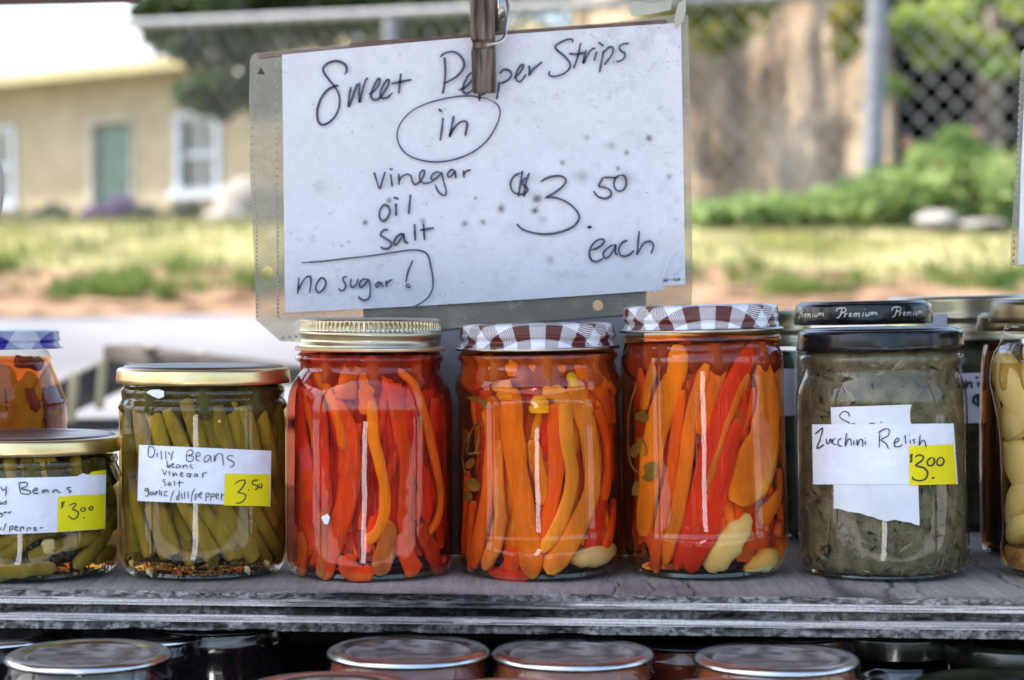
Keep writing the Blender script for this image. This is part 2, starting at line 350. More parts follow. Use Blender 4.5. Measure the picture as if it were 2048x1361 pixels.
# dark hedge behind the right tree, deep shade put into its leaf colour
m_dk = mat('shaded_hedge_leaf', (.004, .008, .003), (.011, .019, .007), scale=4, rough=.9, spec=.0)
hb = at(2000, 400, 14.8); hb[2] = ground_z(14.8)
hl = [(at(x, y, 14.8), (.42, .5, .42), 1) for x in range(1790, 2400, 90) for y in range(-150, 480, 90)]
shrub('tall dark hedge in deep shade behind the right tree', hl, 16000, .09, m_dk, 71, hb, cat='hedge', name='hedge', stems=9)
sh = thing('shade_shed', 'near-black shed wall added behind the hedge as deep shade', 'shed', (hb[0], 16.2, ground_z(17)))
m_shed = mat('shade_black_timber', (.003, .0026, .002), (.006, .005, .004), scale=12, rough=1.0, spec=.0, stretch=(1, 1, .1))  # boards coloured near black to hold the deep shade
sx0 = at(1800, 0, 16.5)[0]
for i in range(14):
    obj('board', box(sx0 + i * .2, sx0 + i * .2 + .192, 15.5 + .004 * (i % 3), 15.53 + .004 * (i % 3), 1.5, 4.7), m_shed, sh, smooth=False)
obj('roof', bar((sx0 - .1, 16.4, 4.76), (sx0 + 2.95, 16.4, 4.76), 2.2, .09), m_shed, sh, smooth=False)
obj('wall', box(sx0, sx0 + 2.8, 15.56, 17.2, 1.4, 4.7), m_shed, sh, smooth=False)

# ---------------------------------------------------------------- house
m_wall = mat('stucco', (.33, .275, .185), (.40, .335, .235), scale=2, rough=.9, spec=.15, bump=.5, bscale=50)
m_roof = mat('metal_roof', (.52, .52, .53), (.62, .62, .63), scale=1.5, rough=.4, spec=.5)
m_trim = mat('white_trim', (.38, .43, .50), (.48, .53, .60), scale=8, rough=.55)
m_door = mat('green_door', (.055, .115, .095), (.085, .155, .125), scale=5, rough=.5)
m_pane = mat('window_pane', (.03, .04, .045), (.06, .08, .08), scale=3, rough=.06, spec=.8)
H0 = at(225, 440, 36); psi = R(-36); hu = np.array([math.cos(psi), math.sin(psi), 0]); hn = np.array([math.sin(psi), -math.cos(psi), 0])   # along wall, outward
house = thing('house', 'yellow stucco house with a white metal roof behind the fence', 'house', (H0[0], H0[1], ground_z(36)))
def wpt(px, py):
    v = ray(px, py); t = ((H0 - CAM) @ hn) / (v @ hn); p = CAM + v * t; return (p - H0) @ hu, p[2]
def hbox(u0, u1, n0, n1, z0, z1):
    v, f = box(u0, u1, n0, n1, z0, z1); return H0 * [1, 1, 0] + v[:, :1] * hu + v[:, 1:2] * hn + v[:, 2:] * [0, 0, 1], f
zb = ground_z(36) - .3; ze = wpt(160, 140)[1]
uL, uR = -7.0, wpt(1100, 300)[0]
ops = []
for a_, b_, c_, d_ in ((183, 252, 268, 480), (357, 240, 436, 378), (-60, 270, 28, 402)):
    u0, z1 = wpt(a_, b_); u1, z0 = wpt(c_, d_); ops.append((u0, u1, max(z0, zb), z1))
# wall pieces round the openings
cuts = sorted(ops); pieces = []; u = uL
for u0, u1, z0, z1 in cuts:
    pieces += [(u, u0, zb, ze), (u0, u1, zb, z0), (u0, u1, z1, ze)]; u = u1
pieces.append((u, uR, zb, ze))
obj('wall', join(*[hbox(a_, b_, -.25, 0, c_, d_) for a_, b_, c_, d_ in pieces if d_ > c_ + .01 and b_ > a_]), m_wall, house, smooth=False)
u0, u1, z0, z1 = ops[0]
d_ = obj('door', hbox(u0 + .06, u1 - .06, -.13, -.08, z0, z1 - .05), m_door, house, smooth=False)
for k in range(2): obj('panel', join(hbox(u0 + .16, u1 - .16, -.08, -.065, z0 + .5 + k * .75, z0 + 1.1 + k * .75)), m_door, d_, smooth=False)
obj('handle', hbox(u1 - .15, u1 - .11, -.08, -.03, z0 + .95, z0 + 1.05), m_trim, d_, smooth=False)
obj('door_frame', join(hbox(u0 - .13, u0 + .055, -.10, .04, z0, z1 + .02), hbox(u1 - .055, u1 + .02, -.10, .04, z0, z1 + .02), hbox(u0 - .13, u1 + .02, -.10, .05, z1 + .022, z1 + .13)), mat('stone_trim', (.33, .31, .26), (.42, .39, .34), scale=4, rough=.8), house, smooth=False)
for u0, u1, z0, z1 in ops[1:]:
    w_ = obj('window', join(hbox(u0 - .09, u0 + .07, -.12, .05, z0 - .02, z1 + .02), hbox(u1 - .07, u1 + .09, -.12, .05, z0 - .02, z1 + .02), hbox(u0 - .09, u1 + .09, -.12, .06, z1 + .022, z1 + .11), hbox(u0 - .2, u1 + .2, -.12, .12, z0 - .16, z0 - .022)), m_trim, house, smooth=False)
    zm = (z0 + z1) / 2
    obj('sash', join(hbox(u0 + .072, u1 - .072, -.12, -.04, zm - .05, zm + .05), hbox(u0 + .072, u1 - .072, -.11, -.05, z0, z0 + .06), hbox(u0 + .072, u1 - .072, -.11, -.05, z1 - .06, z1), hbox((u0 + u1) / 2 - .02, (u0 + u1) / 2 + .02, -.1, -.06, z0 + .06, z1 - .06)), m_trim, w_, smooth=False)
    for q in (0, 1): obj('pane', hbox(u0 + .072, u1 - .072, -.1, -.09, (z0 + .06, zm + .05)[q], (zm - .05, z1 - .06)[q]), m_pane, w_, smooth=False)
obj('back_wall', hbox(uL, uR, -6.2, -.6, zb, ze - .05), m_wall, house, smooth=False)
rb = H0 * [1, 1, 0]
def rp(u, n, z): return rb + u * hu + n * hn + np.array([0, 0, z])
uE = wpt(330, 120)[0] + 1.2
for k in range(30):                                         # standing-seam roof sheets
    a_, b_ = uL - .4 + k * .45, uL - .4 + k * .45 + .44
    if a_ > uR: break
    P = [rp(a_, .75, ze - .06), rp(b_, .75, ze - .06), rp(b_, -3.2, ze + 1.75), rp(a_, -3.2, ze + 1.75)]
    T = [p + np.array([0, 0, .05]) for p in P]
    obj('roof_panel', (np.array(P + T), [[0, 1, 2, 3][::-1], [4, 5, 6, 7], [0, 1, 5, 4], [1, 2, 6, 5], [2, 3, 7, 6], [3, 0, 4, 7]]), m_roof, house, smooth=False)
obj('eave_board', hbox(uL - .4, uR + .3, .70, .745, ze - .26, ze - .07), mat('eave_paint', (.42, .36, .18), (.5, .43, .24), scale=3, rough=.8), house, smooth=False)
obj('soffit', hbox(uL - .4, uR + .3, .003, .70, ze - .12, ze - .10), m_wall, house, smooth=False)
# planting and stones along the house
def base_at(px, d): p = at(px, 450, d); p[2] = ground_z(d); return p
shrub('wide purple lavender bush below the green house door', lumpy(at(228, 436, 32), (.62, .3, .26), 26, (.18, .16, .16), 81), 12000, .06, m_lav, 82, base_at(215, 33), 'lavender bushes by the house')
shrub('small purple lavender bush left of the white boulder', lumpy(at(385, 430, 33), (.12, .15, .15), 6, (.1, .1, .1), 83), 1200, .035, m_lav, 84, base_at(385, 33), 'lavender bushes by the house')
shrub('low grey-green shrub right of the lavender', lumpy(at(335, 440, 31.5), (.5, .2, .22), 18, (.17, .14, .14), 85), 8000, .06, m_lavl, 86, base_at(320, 32.5))
shrub('grey shrub below the left house window', lumpy(at(60, 445, 31.5), (.85, .2, .2), 22, (.17, .14, .13), 87), 9000, .06, m_lavl, 88, base_at(60, 32.5))
def rock(name, label, px, py, d, rad, m, seed, group=None):
    bm = bmesh.new(); bmesh.ops.create_icosphere(bm, subdivisions=4, radius=1); r = np.random.default_rng(seed); dirs = r.normal(size=(9, 3)); dirs /= np.linalg.norm(dirs, axis=1)[:, None]; lim = r.uniform(.7, .95, 9)
    c = at(px, py, d)
    for v in bm.verts:
        p = np.array(v.co)
        for q, l in zip(dirs, lim):
            k = p @ q
            if k > l: p = p - q * (k - l) * .85
        v.co = c + p * rad
    V = np.array([v.co[:] for v in bm.verts]); Fc = [[v.index for v in f.verts] for f in bm.faces]; bm.free()
    return tag(obj(name, (V, Fc), m, sharp=50), label, 'rock', group)
m_wr = mat('pale_stone', (.17, .16, .145), (.33, .31, .285), scale=6, rough=.85, bump=.5)
m_gr2 = mat('grey_stone', (.20, .18, .16), (.34, .31, .28), scale=5, rough=.9, bump=.6)
rock('boulder', 'white sunlit boulder on the grass left of the sign', 452, 452, 24, (.34, .25, .22), m_wr, 3)
rock('boulder', 'grey-brown mound of rock beside the house window', 505, 440, 30, (.62, .5, .72), m_gr2, 4)
rock('boulder', 'pale rock on the grass in front of the right shrub', 1872, 443, 10.15, (.12, .1, .06), m_wr, 5)
rock('boulder', 'small pale rock at the right end of the grass', 1965, 449, 10.1, (.13, .1, .03), m_wr, 6)

# ---------------------------------------------------------------- chain-link fence
m_galv = mat('galvanised_steel', (.15, .16, .18), (.23, .24, .26), scale=14, rough=.6, metal=.1)
FA, FB = np.array([-5.2, 16.2]), np.array([3.4, 10.2])                  # x, d of the two ends
def fpt(t, z): p = FA + (FB - FA) * t; return np.array([p[0], p[1] + CAM[1], z])
def f_top(t): return np.interp(t, (0, 1), (3.33, 2.80))
def f_bot(t): return float(ground_z((FA + (FB - FA) * t)[1])) + .03
def f_t(px):
    k = (px - PX) / F; return (k * FA[1] - FA[0]) / ((FB - FA)[0] - k * (FB - FA)[1])
fence = thing('chain_link_fence', 'grey chain-link fence with white pipe posts across the bank', 'fence', fpt(.5, f_bot(.5)))
obj('top_rail', tube([fpt(t, f_top(t)) for t in np.linspace(0, 1, 9)], .034, 10), m_galv, fence)
for px in (-250, 786, 1742):
    t = f_t(px); p = obj('post', tube([fpt(t, f_bot(t) - .3), fpt(t, f_top(t) - .044)] if px != 1742 else [fpt(t, f_bot(t) - .3) - [.03, .08, 0], fpt(t, f_top(t) + .25) - [-.03, .08, 0]], .060, 14), m_galv, fence)
    obj('cap', lathe([(.0, f_top(t) + .33), (.045, f_top(t) + .31), (.058, f_top(t) + .26), (.058, f_top(t) + .22)], *(fpt(t, 0)[:2] - [0, .08 if px == 1742 else 0]), 14)[:2], m_galv, p)
W = []; Lf = np.linalg.norm(FB - FA); st = .150; nW = int(Lf / st) + 20
for sgn in (1, -1):
    for i in range(-20, nW):
        P = []
        for k in range(12):
            h = k / 11; s = i * st + (h * 1.3 if sgn > 0 else 1.3 - h * 1.3); t = s / Lf
            if 0 <= t <= 1: P.append(fpt(t, f_bot(t) + (f_top(t) - f_bot(t)) * h) + [0, .004 * sgn, 0])
        if len(P) > 1: W.append(tube(P, .0029, 4, False))
ob = obj('wire_mesh', join(*W), mat('fence_wire', (.24, .245, .25), (.34, .345, .35), scale=14, rough=.6, spec=.3), fence, sharp=180, kind='stuff')
# ================================================================ the stall
stall = thing('market_stall', 'weathered plywood stall shelf that the jars stand on', 'stall', (0, 0, 0))
# plywood shelf: five plies seen at the broken front edge
SH_L, SH_R = -.30, .30
def front(x): return -.0805 - .0645 * x                          # y of the shelf's front edge
nxp = 1200; xs = np.linspace(SH_L, SH_R, nxp)
def stain(x): return np.clip(1 - np.abs((x + .045) / .075), 0, 1) ** .6      # soot-black patch with its own outline
PL = [(1.0000, .9970, 'end'), (.9970, .9938, 'long'), (.9938, .9893, 'end'), (.9893, .9862, 'long'), (.9862, .9822, 'end')]
m_ply = mat('weathered_plywood', .75, 1.15, scale=900, rough=.9, spec=.12, attr=True, bump=.35, bscale=700)
for k, (za, zb_, kind) in enumerate(PL):
    nzp = 12; U, Vv = np.meshgrid(xs, np.linspace(0, 1, nzp)); Z = za + (zb_ - za) * Vv
    if kind == 'end':
        crack = np.clip(np.abs(vnoise(U * 110 + 1.2 * fbm(U * 160, Z * 900, k + 1, 3), Z * 160 + k * 9, k) - .5) * 11, .1, 1) if k == 0 else np.clip((vnoise(U * 330 + 1.5 * fbm(U * 150, Z * 700, k + 1, 3), Z * 200 + k * 9, k) - .2) * 5, 0.25, 1)
        crack = crack * np.clip((fbm(U * 520, Z * 620, k + 3, 4) - .32) * 6, .45, 1)
        chip = np.clip(fbm(U * 40, Z * 200 + k * 7, 40 + k, 4) - .50, 0, 1) * (.020 if k == 0 else .018)
        y = -.0012 * (k == 0) * 0 + chip + .0009 * (1 - crack) + .0016 * (fbm(U * 420, Z * 420, 9 + k) - .5) + (.002, 0, .0024, 0, .001)[k]
        base = .31 + .22 * (fbm(U * 260, Z * 420, 70 + k) - .5) * 2; base = base * (.30 + .70 * crack) * (1 - .5 * np.clip(chip * 60, 0, 1))
        if k == 2: base = base * .50
        if k == 4: base = base * .80
    else:
        y = .0003 * (fbm(U * 20, Z * 2500, k) - .5) * 3 + .0006 * fbm(U * 9, Z * 10, k + 5) + .0008
        g = fbm(U * 14, Z * 3200 + 3 * fbm(U * 10, Z * 60, 8), 80 + k, 4); base = .32 + .66 * g; base = base * np.where(fbm(U * 22, Z * 1300, 90 + k, 3) < .40, .45, 1)
    y = y + .003 * (fbm(U * 6, Z * 0 + k, 33) - .5)
    sx = stain(U + .012 * (fbm(U * 60, Z * 300, 77) - .5) * 4); dark = 1 - .93 * np.clip(sx * 1.5 * (1.0 if k in (1, 2) else (.8 if k == 0 else .45)), 0, 1) * np.clip(.35 + 1.1 * fbm(U * 60, Z * 400, 55), 0, 1)
    base = np.clip(base * dark, .008, .75)
    P = np.stack([U, front(U) + y, Z], -1)
    back = np.stack([U[[0, -1]], front(U[[0, -1]]) + .03, Z[[0, -1]]], -1)
    back[0, :, 2] -= .0001; back[1, :, 2] += .0001; s_ = 1 if k == 0 else 0
    V = np.vstack([back[:1 - s_].reshape(-1, 3), P.reshape(-1, 3), back[1:].reshape(-1, 3)]); fcs = grid_faces(nxp, nzp + 2 - s_)
    cb = np.concatenate([base[:1 - s_], base, base[-1:]]).reshape(-1)
    col = np.stack([cb, cb * .915, cb * .83], 1)
    if k == 0: continue_front = (y[0], base[0])
    obj('ply', (V, fcs), m_ply, stall, sharp=35, col=col)
# top face, flush with the first ply, with cracks that run in from the edge
nyp = 70; U, Q = np.meshgrid(xs, np.linspace(0, 1, nyp) ** 1.8)
Y = front(U) + continue_front[0][None, :] * (1 - Q) + Q * (.46 - front(U))
dy = Y - front(U)
ck = np.abs(vnoise(U * 62 + .7 * fbm(U * 40, Y * 70, 3), Y * 5 + 3, 12) - .5); crack = np.clip(ck * 30, 0, 1); crack = np.where(vnoise(U * 17, Y * 6, 5) > np.where(U > .02, .30, .52), crack, 1)
flake = np.clip((fbm(U * 38, Y * 95, 36, 4) - .46) * 9, 0, 1) * np.clip((1 - dy / (.009 + .016 * vnoise(U * 15, Y * 0, 37))) * 3, 0, 1) * np.where(U < .03, 1, .35)
gr = .5 * fbm(U * 260, Y * 14, 21, 4) + .5 * fbm(U * 900, Y * 60, 29, 3); big = fbm(U * 14, Y * 18, 22, 3)
sl_ = np.clip((dy - .010 - .012 * big) * 300, 0, 1)
Zt = 1.0 - .0009 * flake - .0008 * (1 - crack) - .0016 * np.clip(.57 - fbm(U * 70, Y * 120, 23, 4), 0, 1) * np.clip(1 - dy / .016, 0, 1) * 2.2 + .0003 * (gr - .5) - .0005
base = (.285 + .28 * (gr - .5) + .24 * (big - .5)) * (.35 + .65 * crack)
blot = np.clip(fbm(U * 75, Y * 130, 27, 5) * 3.2 - 1.65, 0, 1) * np.clip(1 - dy / .024, 0, 1) * np.clip(vnoise(U * 12, Y * 9, 26) * 2 - .3, 0, 1)
base = base * (1 - .8 * stain(U) * np.clip(1 - dy / .03, 0, 1) * fbm(U * 80, Y * 100, 28)) * (1 - .65 * blot) * (1 - .58 * flake * (.6 + .8 * vnoise(U * 300, Y * 300, 38)).clip(0, 1))
obj('top_veneer', (np.stack([U, Y, Zt], -1).reshape(-1, 3), grid_faces(nxp, nyp)), m_ply, stall, sharp=35, col=np.stack([base, base * .915, base * .83], -1).reshape(-1, 3).clip(.01, .6))
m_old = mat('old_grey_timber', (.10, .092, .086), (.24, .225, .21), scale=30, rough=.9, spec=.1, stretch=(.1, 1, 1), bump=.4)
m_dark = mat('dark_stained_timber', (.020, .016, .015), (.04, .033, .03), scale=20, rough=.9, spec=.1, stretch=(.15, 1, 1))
m_red = mat('red_brown_timber', (.09, .04, .03), (.16, .08, .055), scale=20, rough=.8, spec=.2, stretch=(.15, 1, 1))
obj('shelf_core', box(SH_L - .5, SH_R + .5, .02, .455, .9825, .9985), m_old, stall, smooth=False)
for s in (-1, 1):
    v, f = box(min(s * .301, s * .8), max(s * .301, s * .8), -.08, .455, .983, 1.0); obj('shelf_board', (v, f), m_old, stall, smooth=False)
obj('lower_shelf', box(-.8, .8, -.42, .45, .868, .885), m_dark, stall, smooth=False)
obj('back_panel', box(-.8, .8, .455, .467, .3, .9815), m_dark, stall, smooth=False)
for x in (-.82, .82):
    for y in (-.34, .46): obj('post', box(x - .02, x + .02, y - .02, y + .02, float(ground_z(y + .975)), 1.80), m_old, stall, smooth=False)
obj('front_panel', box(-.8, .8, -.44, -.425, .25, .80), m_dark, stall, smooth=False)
rf = obj('roof', box(-1.35, 1.15, -.38, .72, 1.80, 1.812), m_red, stall, smooth=False)
for y in (-.34, .46): obj('beam', box(-1.1, 1.1, y - .018, y + .018, 1.735, 1.798), m_red, stall, smooth=False)
zz = at(0, 3, 1.42); z2 = at(262, -3, 1.42)
obj('brace', bar(zz + (zz - z2) * 4 + [0, 0, .02], z2 + (z2 - zz) * .05 + [0, 0, .0185], .03, .04, .002), m_red, stall, smooth=False)
obj('brace', bar(z2 + [0, 0, .022], z2 + [.72, 0, .40], .03, .04, .002), m_red, stall, smooth=False)

# ---------------------------------------------------------------- old wooden rack standing behind the stall
m_rack = mat('sun_bleached_plank', (.05, .043, .04), (.13, .115, .105), scale=26, rough=.9, spec=.1, stretch=(.15, 1, 1), bump=.4)
m_slat = mat('pale_batten', (.24, .22, .13), (.36, .33, .2), scale=18, rough=.9)
m_blk = mat('black_rail', (.012, .012, .014), (.025, .025, .028), scale=10, rough=.6)
d0 = 2.35; g0 = at(300, 760, d0); rack = thing('plank_rack', 'weathered plank rack with pale battens behind the left jars', 'rack', (g0[0], g0[1], float(ground_z(d0))))
A, B = at(238, 706, d0), at(600, 752, d0 - .15)
obj('plank', bar(A, B, .055, .020, .002), m_rack, rack)
A2, B2 = at(96, 810, d0), at(250, 741, d0 + .1)
obj('plank', bar(A2, B2, .012, .043, .002), m_rack, rack)
for px in (146, 203):
    p = at(px, 788 - (px - 146) * .45, d0 - .03); obj('batten', bar(p + [-.003, 0, -.034], p + [.003, 0, .026], .010, .008, .001, up=(0, 1, 0)), m_slat, rack)
for px, py in ((300, 716), (400, 728)):
    p = at(px, py, d0 - .05); obj('batten', bar(p + [0, .03, .0115], p + [0, -.03, .0115], .012, .004), m_slat, rack)
obj('rail', bar(at(60, 852, d0), at(700, 846, d0), .02, .016), m_blk, rack)
for px in (250, 560): p = at(px, 852, d0 + .06); obj('leg', bar((p[0], p[1], float(ground_z(d0))), (p[0], p[1], p[2] + .06), .03, .03), m_rack, rack, smooth=False)
for px in (-40, 700): p = at(px, 856, d0 + .02); obj('leg', bar((p[0], p[1], float(ground_z(d0))), (p[0], p[1], p[2] + .01), .03, .03), m_blk, rack, smooth=False)

# ---------------------------------------------------------------- added out of view behind the photographer to shape the reflections in the glass
hl = [((x, -6.6, .2 + .5 * k), (.7, .4, .5), 1) for x in np.arange(-14, 14.1, .8) for k in range(3)]  # unseen hedge added so the glass reflects something dark
shrub('unseen dark hedge added behind the photographer to darken the jar reflections', hl, 14000, .13, m_leafd, 91, (0, -6.6, -.15), cat='hedge', name='hedge', stems=10)
wb = thing('streak_reflector', 'unseen steel reflector added behind the photographer for bright streaks in the jars', 'reflector', (-.45, -3.9, -.1))
m_sheetm = mat('reflector_steel', (.42, .45, .52), (.60, .63, .70), scale=9, rough=.50, metal=1, bump=.9, bscale=26)
pc = np.array([-.40, -3.85, .50]); nh = np.array([-.356, .654, .667]); sd = np.cross(nh, [0, 0, 1.]); sd /= np.linalg.norm(sd); ud = np.cross(sd, nh)  # added reflector, turned to throw sunlight at the jars as streaks
obj('sheet', bar(pc - ud * .58, pc + ud * .58, .52, .012, .002, up=nh), m_sheetm, wb, smooth=False)
for s in (-.2, .2): q = pc + sd * s + ud * .5 - nh * .02; obj('leg', bar((q[0], q[1] - .25, -.12), q, .03, .03), m_old, wb, smooth=False)
# ================================================================ jars
PXM = .975 / F                                                    # metres per photo pixel at the front row
m_glass = glass('jar_glass'); m_glassg = glass('bottle_glass', (.90, .95, .88))
m_goldlid = mat('gold_lid', (.72, .56, .27), (.82, .67, .36), scale=14, rough=.34, metal=1)
m_goldtop = mat('gold_lid_top_reflection', (.10, .06, .045), (.18, .11, .08), scale=25, rough=.3, metal=.6)  # red-brown reflection on the gold tops put into the colour
m_ring = mat('brass_ring', (.40, .345, .21), (.55, .49, .34), scale=30, rough=.34, metal=1, bump=.15)
m_blacklid = mat('black_lid', (.005, .005, .006), (.014, .014, .015), scale=160, rough=.2, spec=.4)
m_brownlid = mat('brown_gold_lid', (.10, .075, .035), (.17, .13, .07), scale=20, rough=.3, metal=.8)
m_rim = mat('lid_rim', (.30, .26, .20), (.48, .42, .34), scale=50, rough=.28, metal=1)
m_silver = mat('silver_lid', (.50, .50, .50), (.66, .65, .64), scale=40, rough=.22, metal=1)
m_dusty = mat('dusty_lid_top', (.10, .09, .085), (.33, .305, .29), scale=95, rough=.40, metal=.25, bump=.15, lo=.4, hi=.6)
m_ging = gingham('maroon_gingham', (.105, .018, .015), band=.0082); m_gingp = gingham('purple_gingham', (.05, .015, .36), band=.0150, hatch=.0005)
m_pep = mat('pepper_flesh', .66, 1.28, scale=80, rough=.55, spec=.12, attr=True, bump=.5, bscale=420, stretch=(1, 1, .3), transl=.2)
m_bean = mat('bean_skin', .52, 1.3, scale=110, rough=.55, spec=.12, attr=True, bump=.15, stretch=(1, 1, .3))
m_garlic = mat('garlic', (.80, .74, .50), (.88, .86, .74), scale=60, rough=.5, spec=.2, transl=.1)
m_herb = mat('herb_leaf', (.16, .16, .03), (.36, .30, .07), scale=60, rough=.6, transl=.3)
m_paper = mat('label_paper', (.74, .74, .79), (.82, .82, .86), scale=70, rough=.85, spec=.1, bump=.5, bscale=120)
m_paper2 = mat('old_label_paper', (.66, .66, .67), (.76, .76, .77), scale=60, rough=.85, spec=.1)
m_yel = mat('yellow_sticker', (.80, .66, .006), (.86, .72, .01), scale=60, rough=.6, spec=.2)
m_pencil = mat('pencil', (.07, .065, .075)); m_inkb = mat('black_ink', (.02, .02, .025), rough=.5); m_silverink = mat('silver_ink', (.55, .52, .46), (.66, .63, .57), scale=90, rough=.35, metal=.4)
m_foot = mat('thick_base_glass', (.018, .022, .012), (.05, .055, .03), scale=40, rough=.06, spec=.7)
B_ORG = brine('orange_brine', (.95, .60, .20), 58); B_RED = brine('red_brine', (.93, .36, .22), 52); B_OLV = brine('olive_brine', (.80, .70, .25), 30)
RED, RO, ORG, AMB, PALE, DK = (.78, .050, .014), (.90, .135, .010), (.95, .32, .006), (.95, .46, .012), (.95, .58, .15), (.42, .04, .014)
OLV = (.255, .215, .042)

def jar(name, label, cxp, D, hws, base_py=1144, tilt=0, group=None, gmat=None, zbase=1.0):
    X = (cxp - PX) / F * D; Yw = D + CAM[1]; k = D / F
    zref = at(cxp, base_py, D)[2]
    prof = [(hw * k, zbase + at(cxp, py, D)[2] - zref) for hw, py in hws]
    J = dict(X=X, Y=Yw, k=k, D=D, cxp=cxp, prof=prof, tilt=math.tan(R(tilt)), by=base_py)
    J['t'] = t = thing(name, label, 'jar', (X, Yw, zbase), group); t.rotation_euler = (0, -R(tilt), 0)
    P = cat_rom(np.array(prof), len(prof) * 5); P[:, 1] = np.clip(P[:, 1], zbase, None)
    rb = P[-1, 0]
    P = np.vstack([P, [[rb * .93, zbase + .0], [rb * .86, zbase + .0016], [0, zbase + .002]]])
    P[-4:-2, 1] = zbase + .0004
    J['P'] = P; zz = P[::-1, 1]; rr = P[::-1, 0]
    J['rin'] = lambda z: float(np.interp(z, zz[3:], rr[3:])) - .0010
    v, f, uv = lathe(P, X, Yw, 112); J['glass'] = obj('glass', (v, f), gmat or m_glass, t, sharp=60)
    # the thick foot of the glass
    obj('glass_foot', lathe([(rb * .45, zbase + .0024), (rb * .80, zbase + .0034), (rb * .955, zbase + .0030), (rb * .97, zbase + .0012), (rb * .9, zbase + .0009)], X, Yw, 72)[:2], m_foot, t)
    return J
def fill(J, ztop, m, z0=.004, name='brine'):
    P = J['P']; zb = J['prof'][-1][1] + z0
    zs = np.linspace(ztop, zb + .001, 46); pr = [(0, ztop)] + [(J['rin'](z) + .0006, z) for z in zs] + [(0, zb)]
    return obj(name, lathe(pr, J['X'], J['Y'], 72)[:2], m, J['t'], sharp=60)
def core(J, ztop, c1, c2, f=.70, name='opaque_core'):  # opaque dark core added inside the packed jar to block backlight
    zs = np.linspace(.007, ztop, 24) + J['prof'][-1][1]; pr = [(0, zs[0])] + [(J['rin'](z) * (f + (.965 - f) * min(max((z - zs[-1] + .024) / .012, 0), 1)), z) for z in zs] + [(0, zs[-1])]
    return obj(name, lathe(pr, J['X'], J['Y'], 90, fr=lambda th, r, z: r * (1 + .10 * np.sin(th * 13 + z * 40) * np.sin(th * 5 + 1)))[:2], mat(name, c1, c2, scale=70, rough=.7, spec=.1, stretch=(1, 1, .2)), J['t'], sharp=180)
def jmap(J, px, py, inset):
    """photo pixel -> point inside the jar, inset metres below the inner glass"""
    px = px + (J['by'] - py) * J['tilt']
    r = .04
    for _ in range(3):
        p = on_cyl(px, py, J['X'], J['Y'], r); r = max(J['rin'](np.clip(p[2], J['prof'][-1][1] + .003, J['prof'][0][1])) - inset, .008)
    return on_cyl(px, py, J['X'], J['Y'], r)
def strip_geo(P, X, Y, wd, th, n=12, ends=.55, twist=0, curl=0):
    k = len(P); T = np.gradient(P, axis=0); T /= np.linalg.norm(T, axis=1)[:, None]
    rad = P - np.array([X, Y, 0]); rad[:, 2] = 0; rad /= np.linalg.norm(rad, axis=1)[:, None] + 1e-9
    Nn = rad - T * (rad * T).sum(1)[:, None]; Nn /= np.linalg.norm(Nn, axis=1)[:, None] + 1e-9; Bn = np.cross(T, Nn)
    if twist:
        a = np.linspace(0, twist, k)[:, None]; Nn, Bn = Nn * np.cos(a) + Bn * np.sin(a), Bn * np.cos(a) - Nn * np.sin(a)
    ph = np.arange(n) * 2 * math.pi / n; c, s = np.cos(ph), np.sin(ph)
    cx_ = np.sign(c) * np.abs(c) ** .75; sy = np.sign(s) * np.abs(s) ** .8
    u = np.linspace(0, 1, k); e = np.clip(np.minimum(u, 1 - u) / .06, 0, 1); e = ends + (1 - ends) * np.sqrt(np.clip(1 - (1 - e) ** 2, 0, 1))
    w_ = np.broadcast_to(wd, (k,)) * e / 2; t_ = np.broadcast_to(th, (k,)) * (.5 + .5 * e) / 2
    sg = float(P[0, 0] * 913 + P[-1, 2] * 517); wob = 1 + .26 * (fbm(np.broadcast_to(u[:, None] * 7 + sg, (k, n)), np.broadcast_to(np.sign(cx_)[None] * 3 + sg, (k, n)), 4, 3) - .5) * 2
    V = P[:, None] + (w_[:, None] * wob)[:, :, None] * cx_[None, :, None] * Bn[:, None] + t_[:, None, None] * (sy + curl * (cx_ ** 2 - .4))[None, :, None] * Nn[:, None]
    i = np.arange(n); j = (i + 1) % n
    Fs = np.vstack([np.stack([a * n + i, a * n + j, (a + 1) * n + j, (a + 1) * n + i], 1) for a in range(k - 1)]).tolist()
    Fs += [list(range(n))[::-1], [(k - 1) * n + q for q in range(n)]]
    Fs = [q[::-1] for q in Fs]
    side = np.clip((np.abs(cx_) - .62) / .38, 0, 1) ** 1.5
    return V.reshape(-1, 3), Fs, np.tile(side, k), np.repeat(u, n)
def strip(J, pts, wpx, col, inset=.0, name='pepper_strip', th=.0036, pale=.35, m=None, seed=0, paste=True, ends=.55, wprof=None, twist=0):
    r = np.random.default_rng(int(seed or pts[0][0] * 7 + pts[0][1]))
    pp = cat_rom(np.array(pts, float), 24); P = np.array([jmap(J, a, b, inset + th / 2) for a, b in pp])
    nS = 24; tp = r.uniform(.5, 1.0, 2) if name == 'pepper_strip' and not wprof else (1, 1); uu = np.linspace(0, 1, nS); tap = np.interp(uu, (0, .16, .86, 1), (tp[0], 1, 1, tp[1]))
    wd = tap * wpx * J['k'] * (1.03 if name == 'pepper_strip' else 1.0) * (np.interp(uu, np.linspace(0, 1, len(wprof)), wprof) if wprof else 1 + .10 * np.sin(np.linspace(0, 5, nS) + r.uniform(0, 6)))
    v, f, side, u = strip_geo(P, J['X'], J['Y'], wd, th, ends=ends, twist=twist or (r.uniform(-.35, .35) if name == 'pepper_strip' else 0))
    return paint(J, name, v, f, side, u, col, pale, m or m_pep, r)
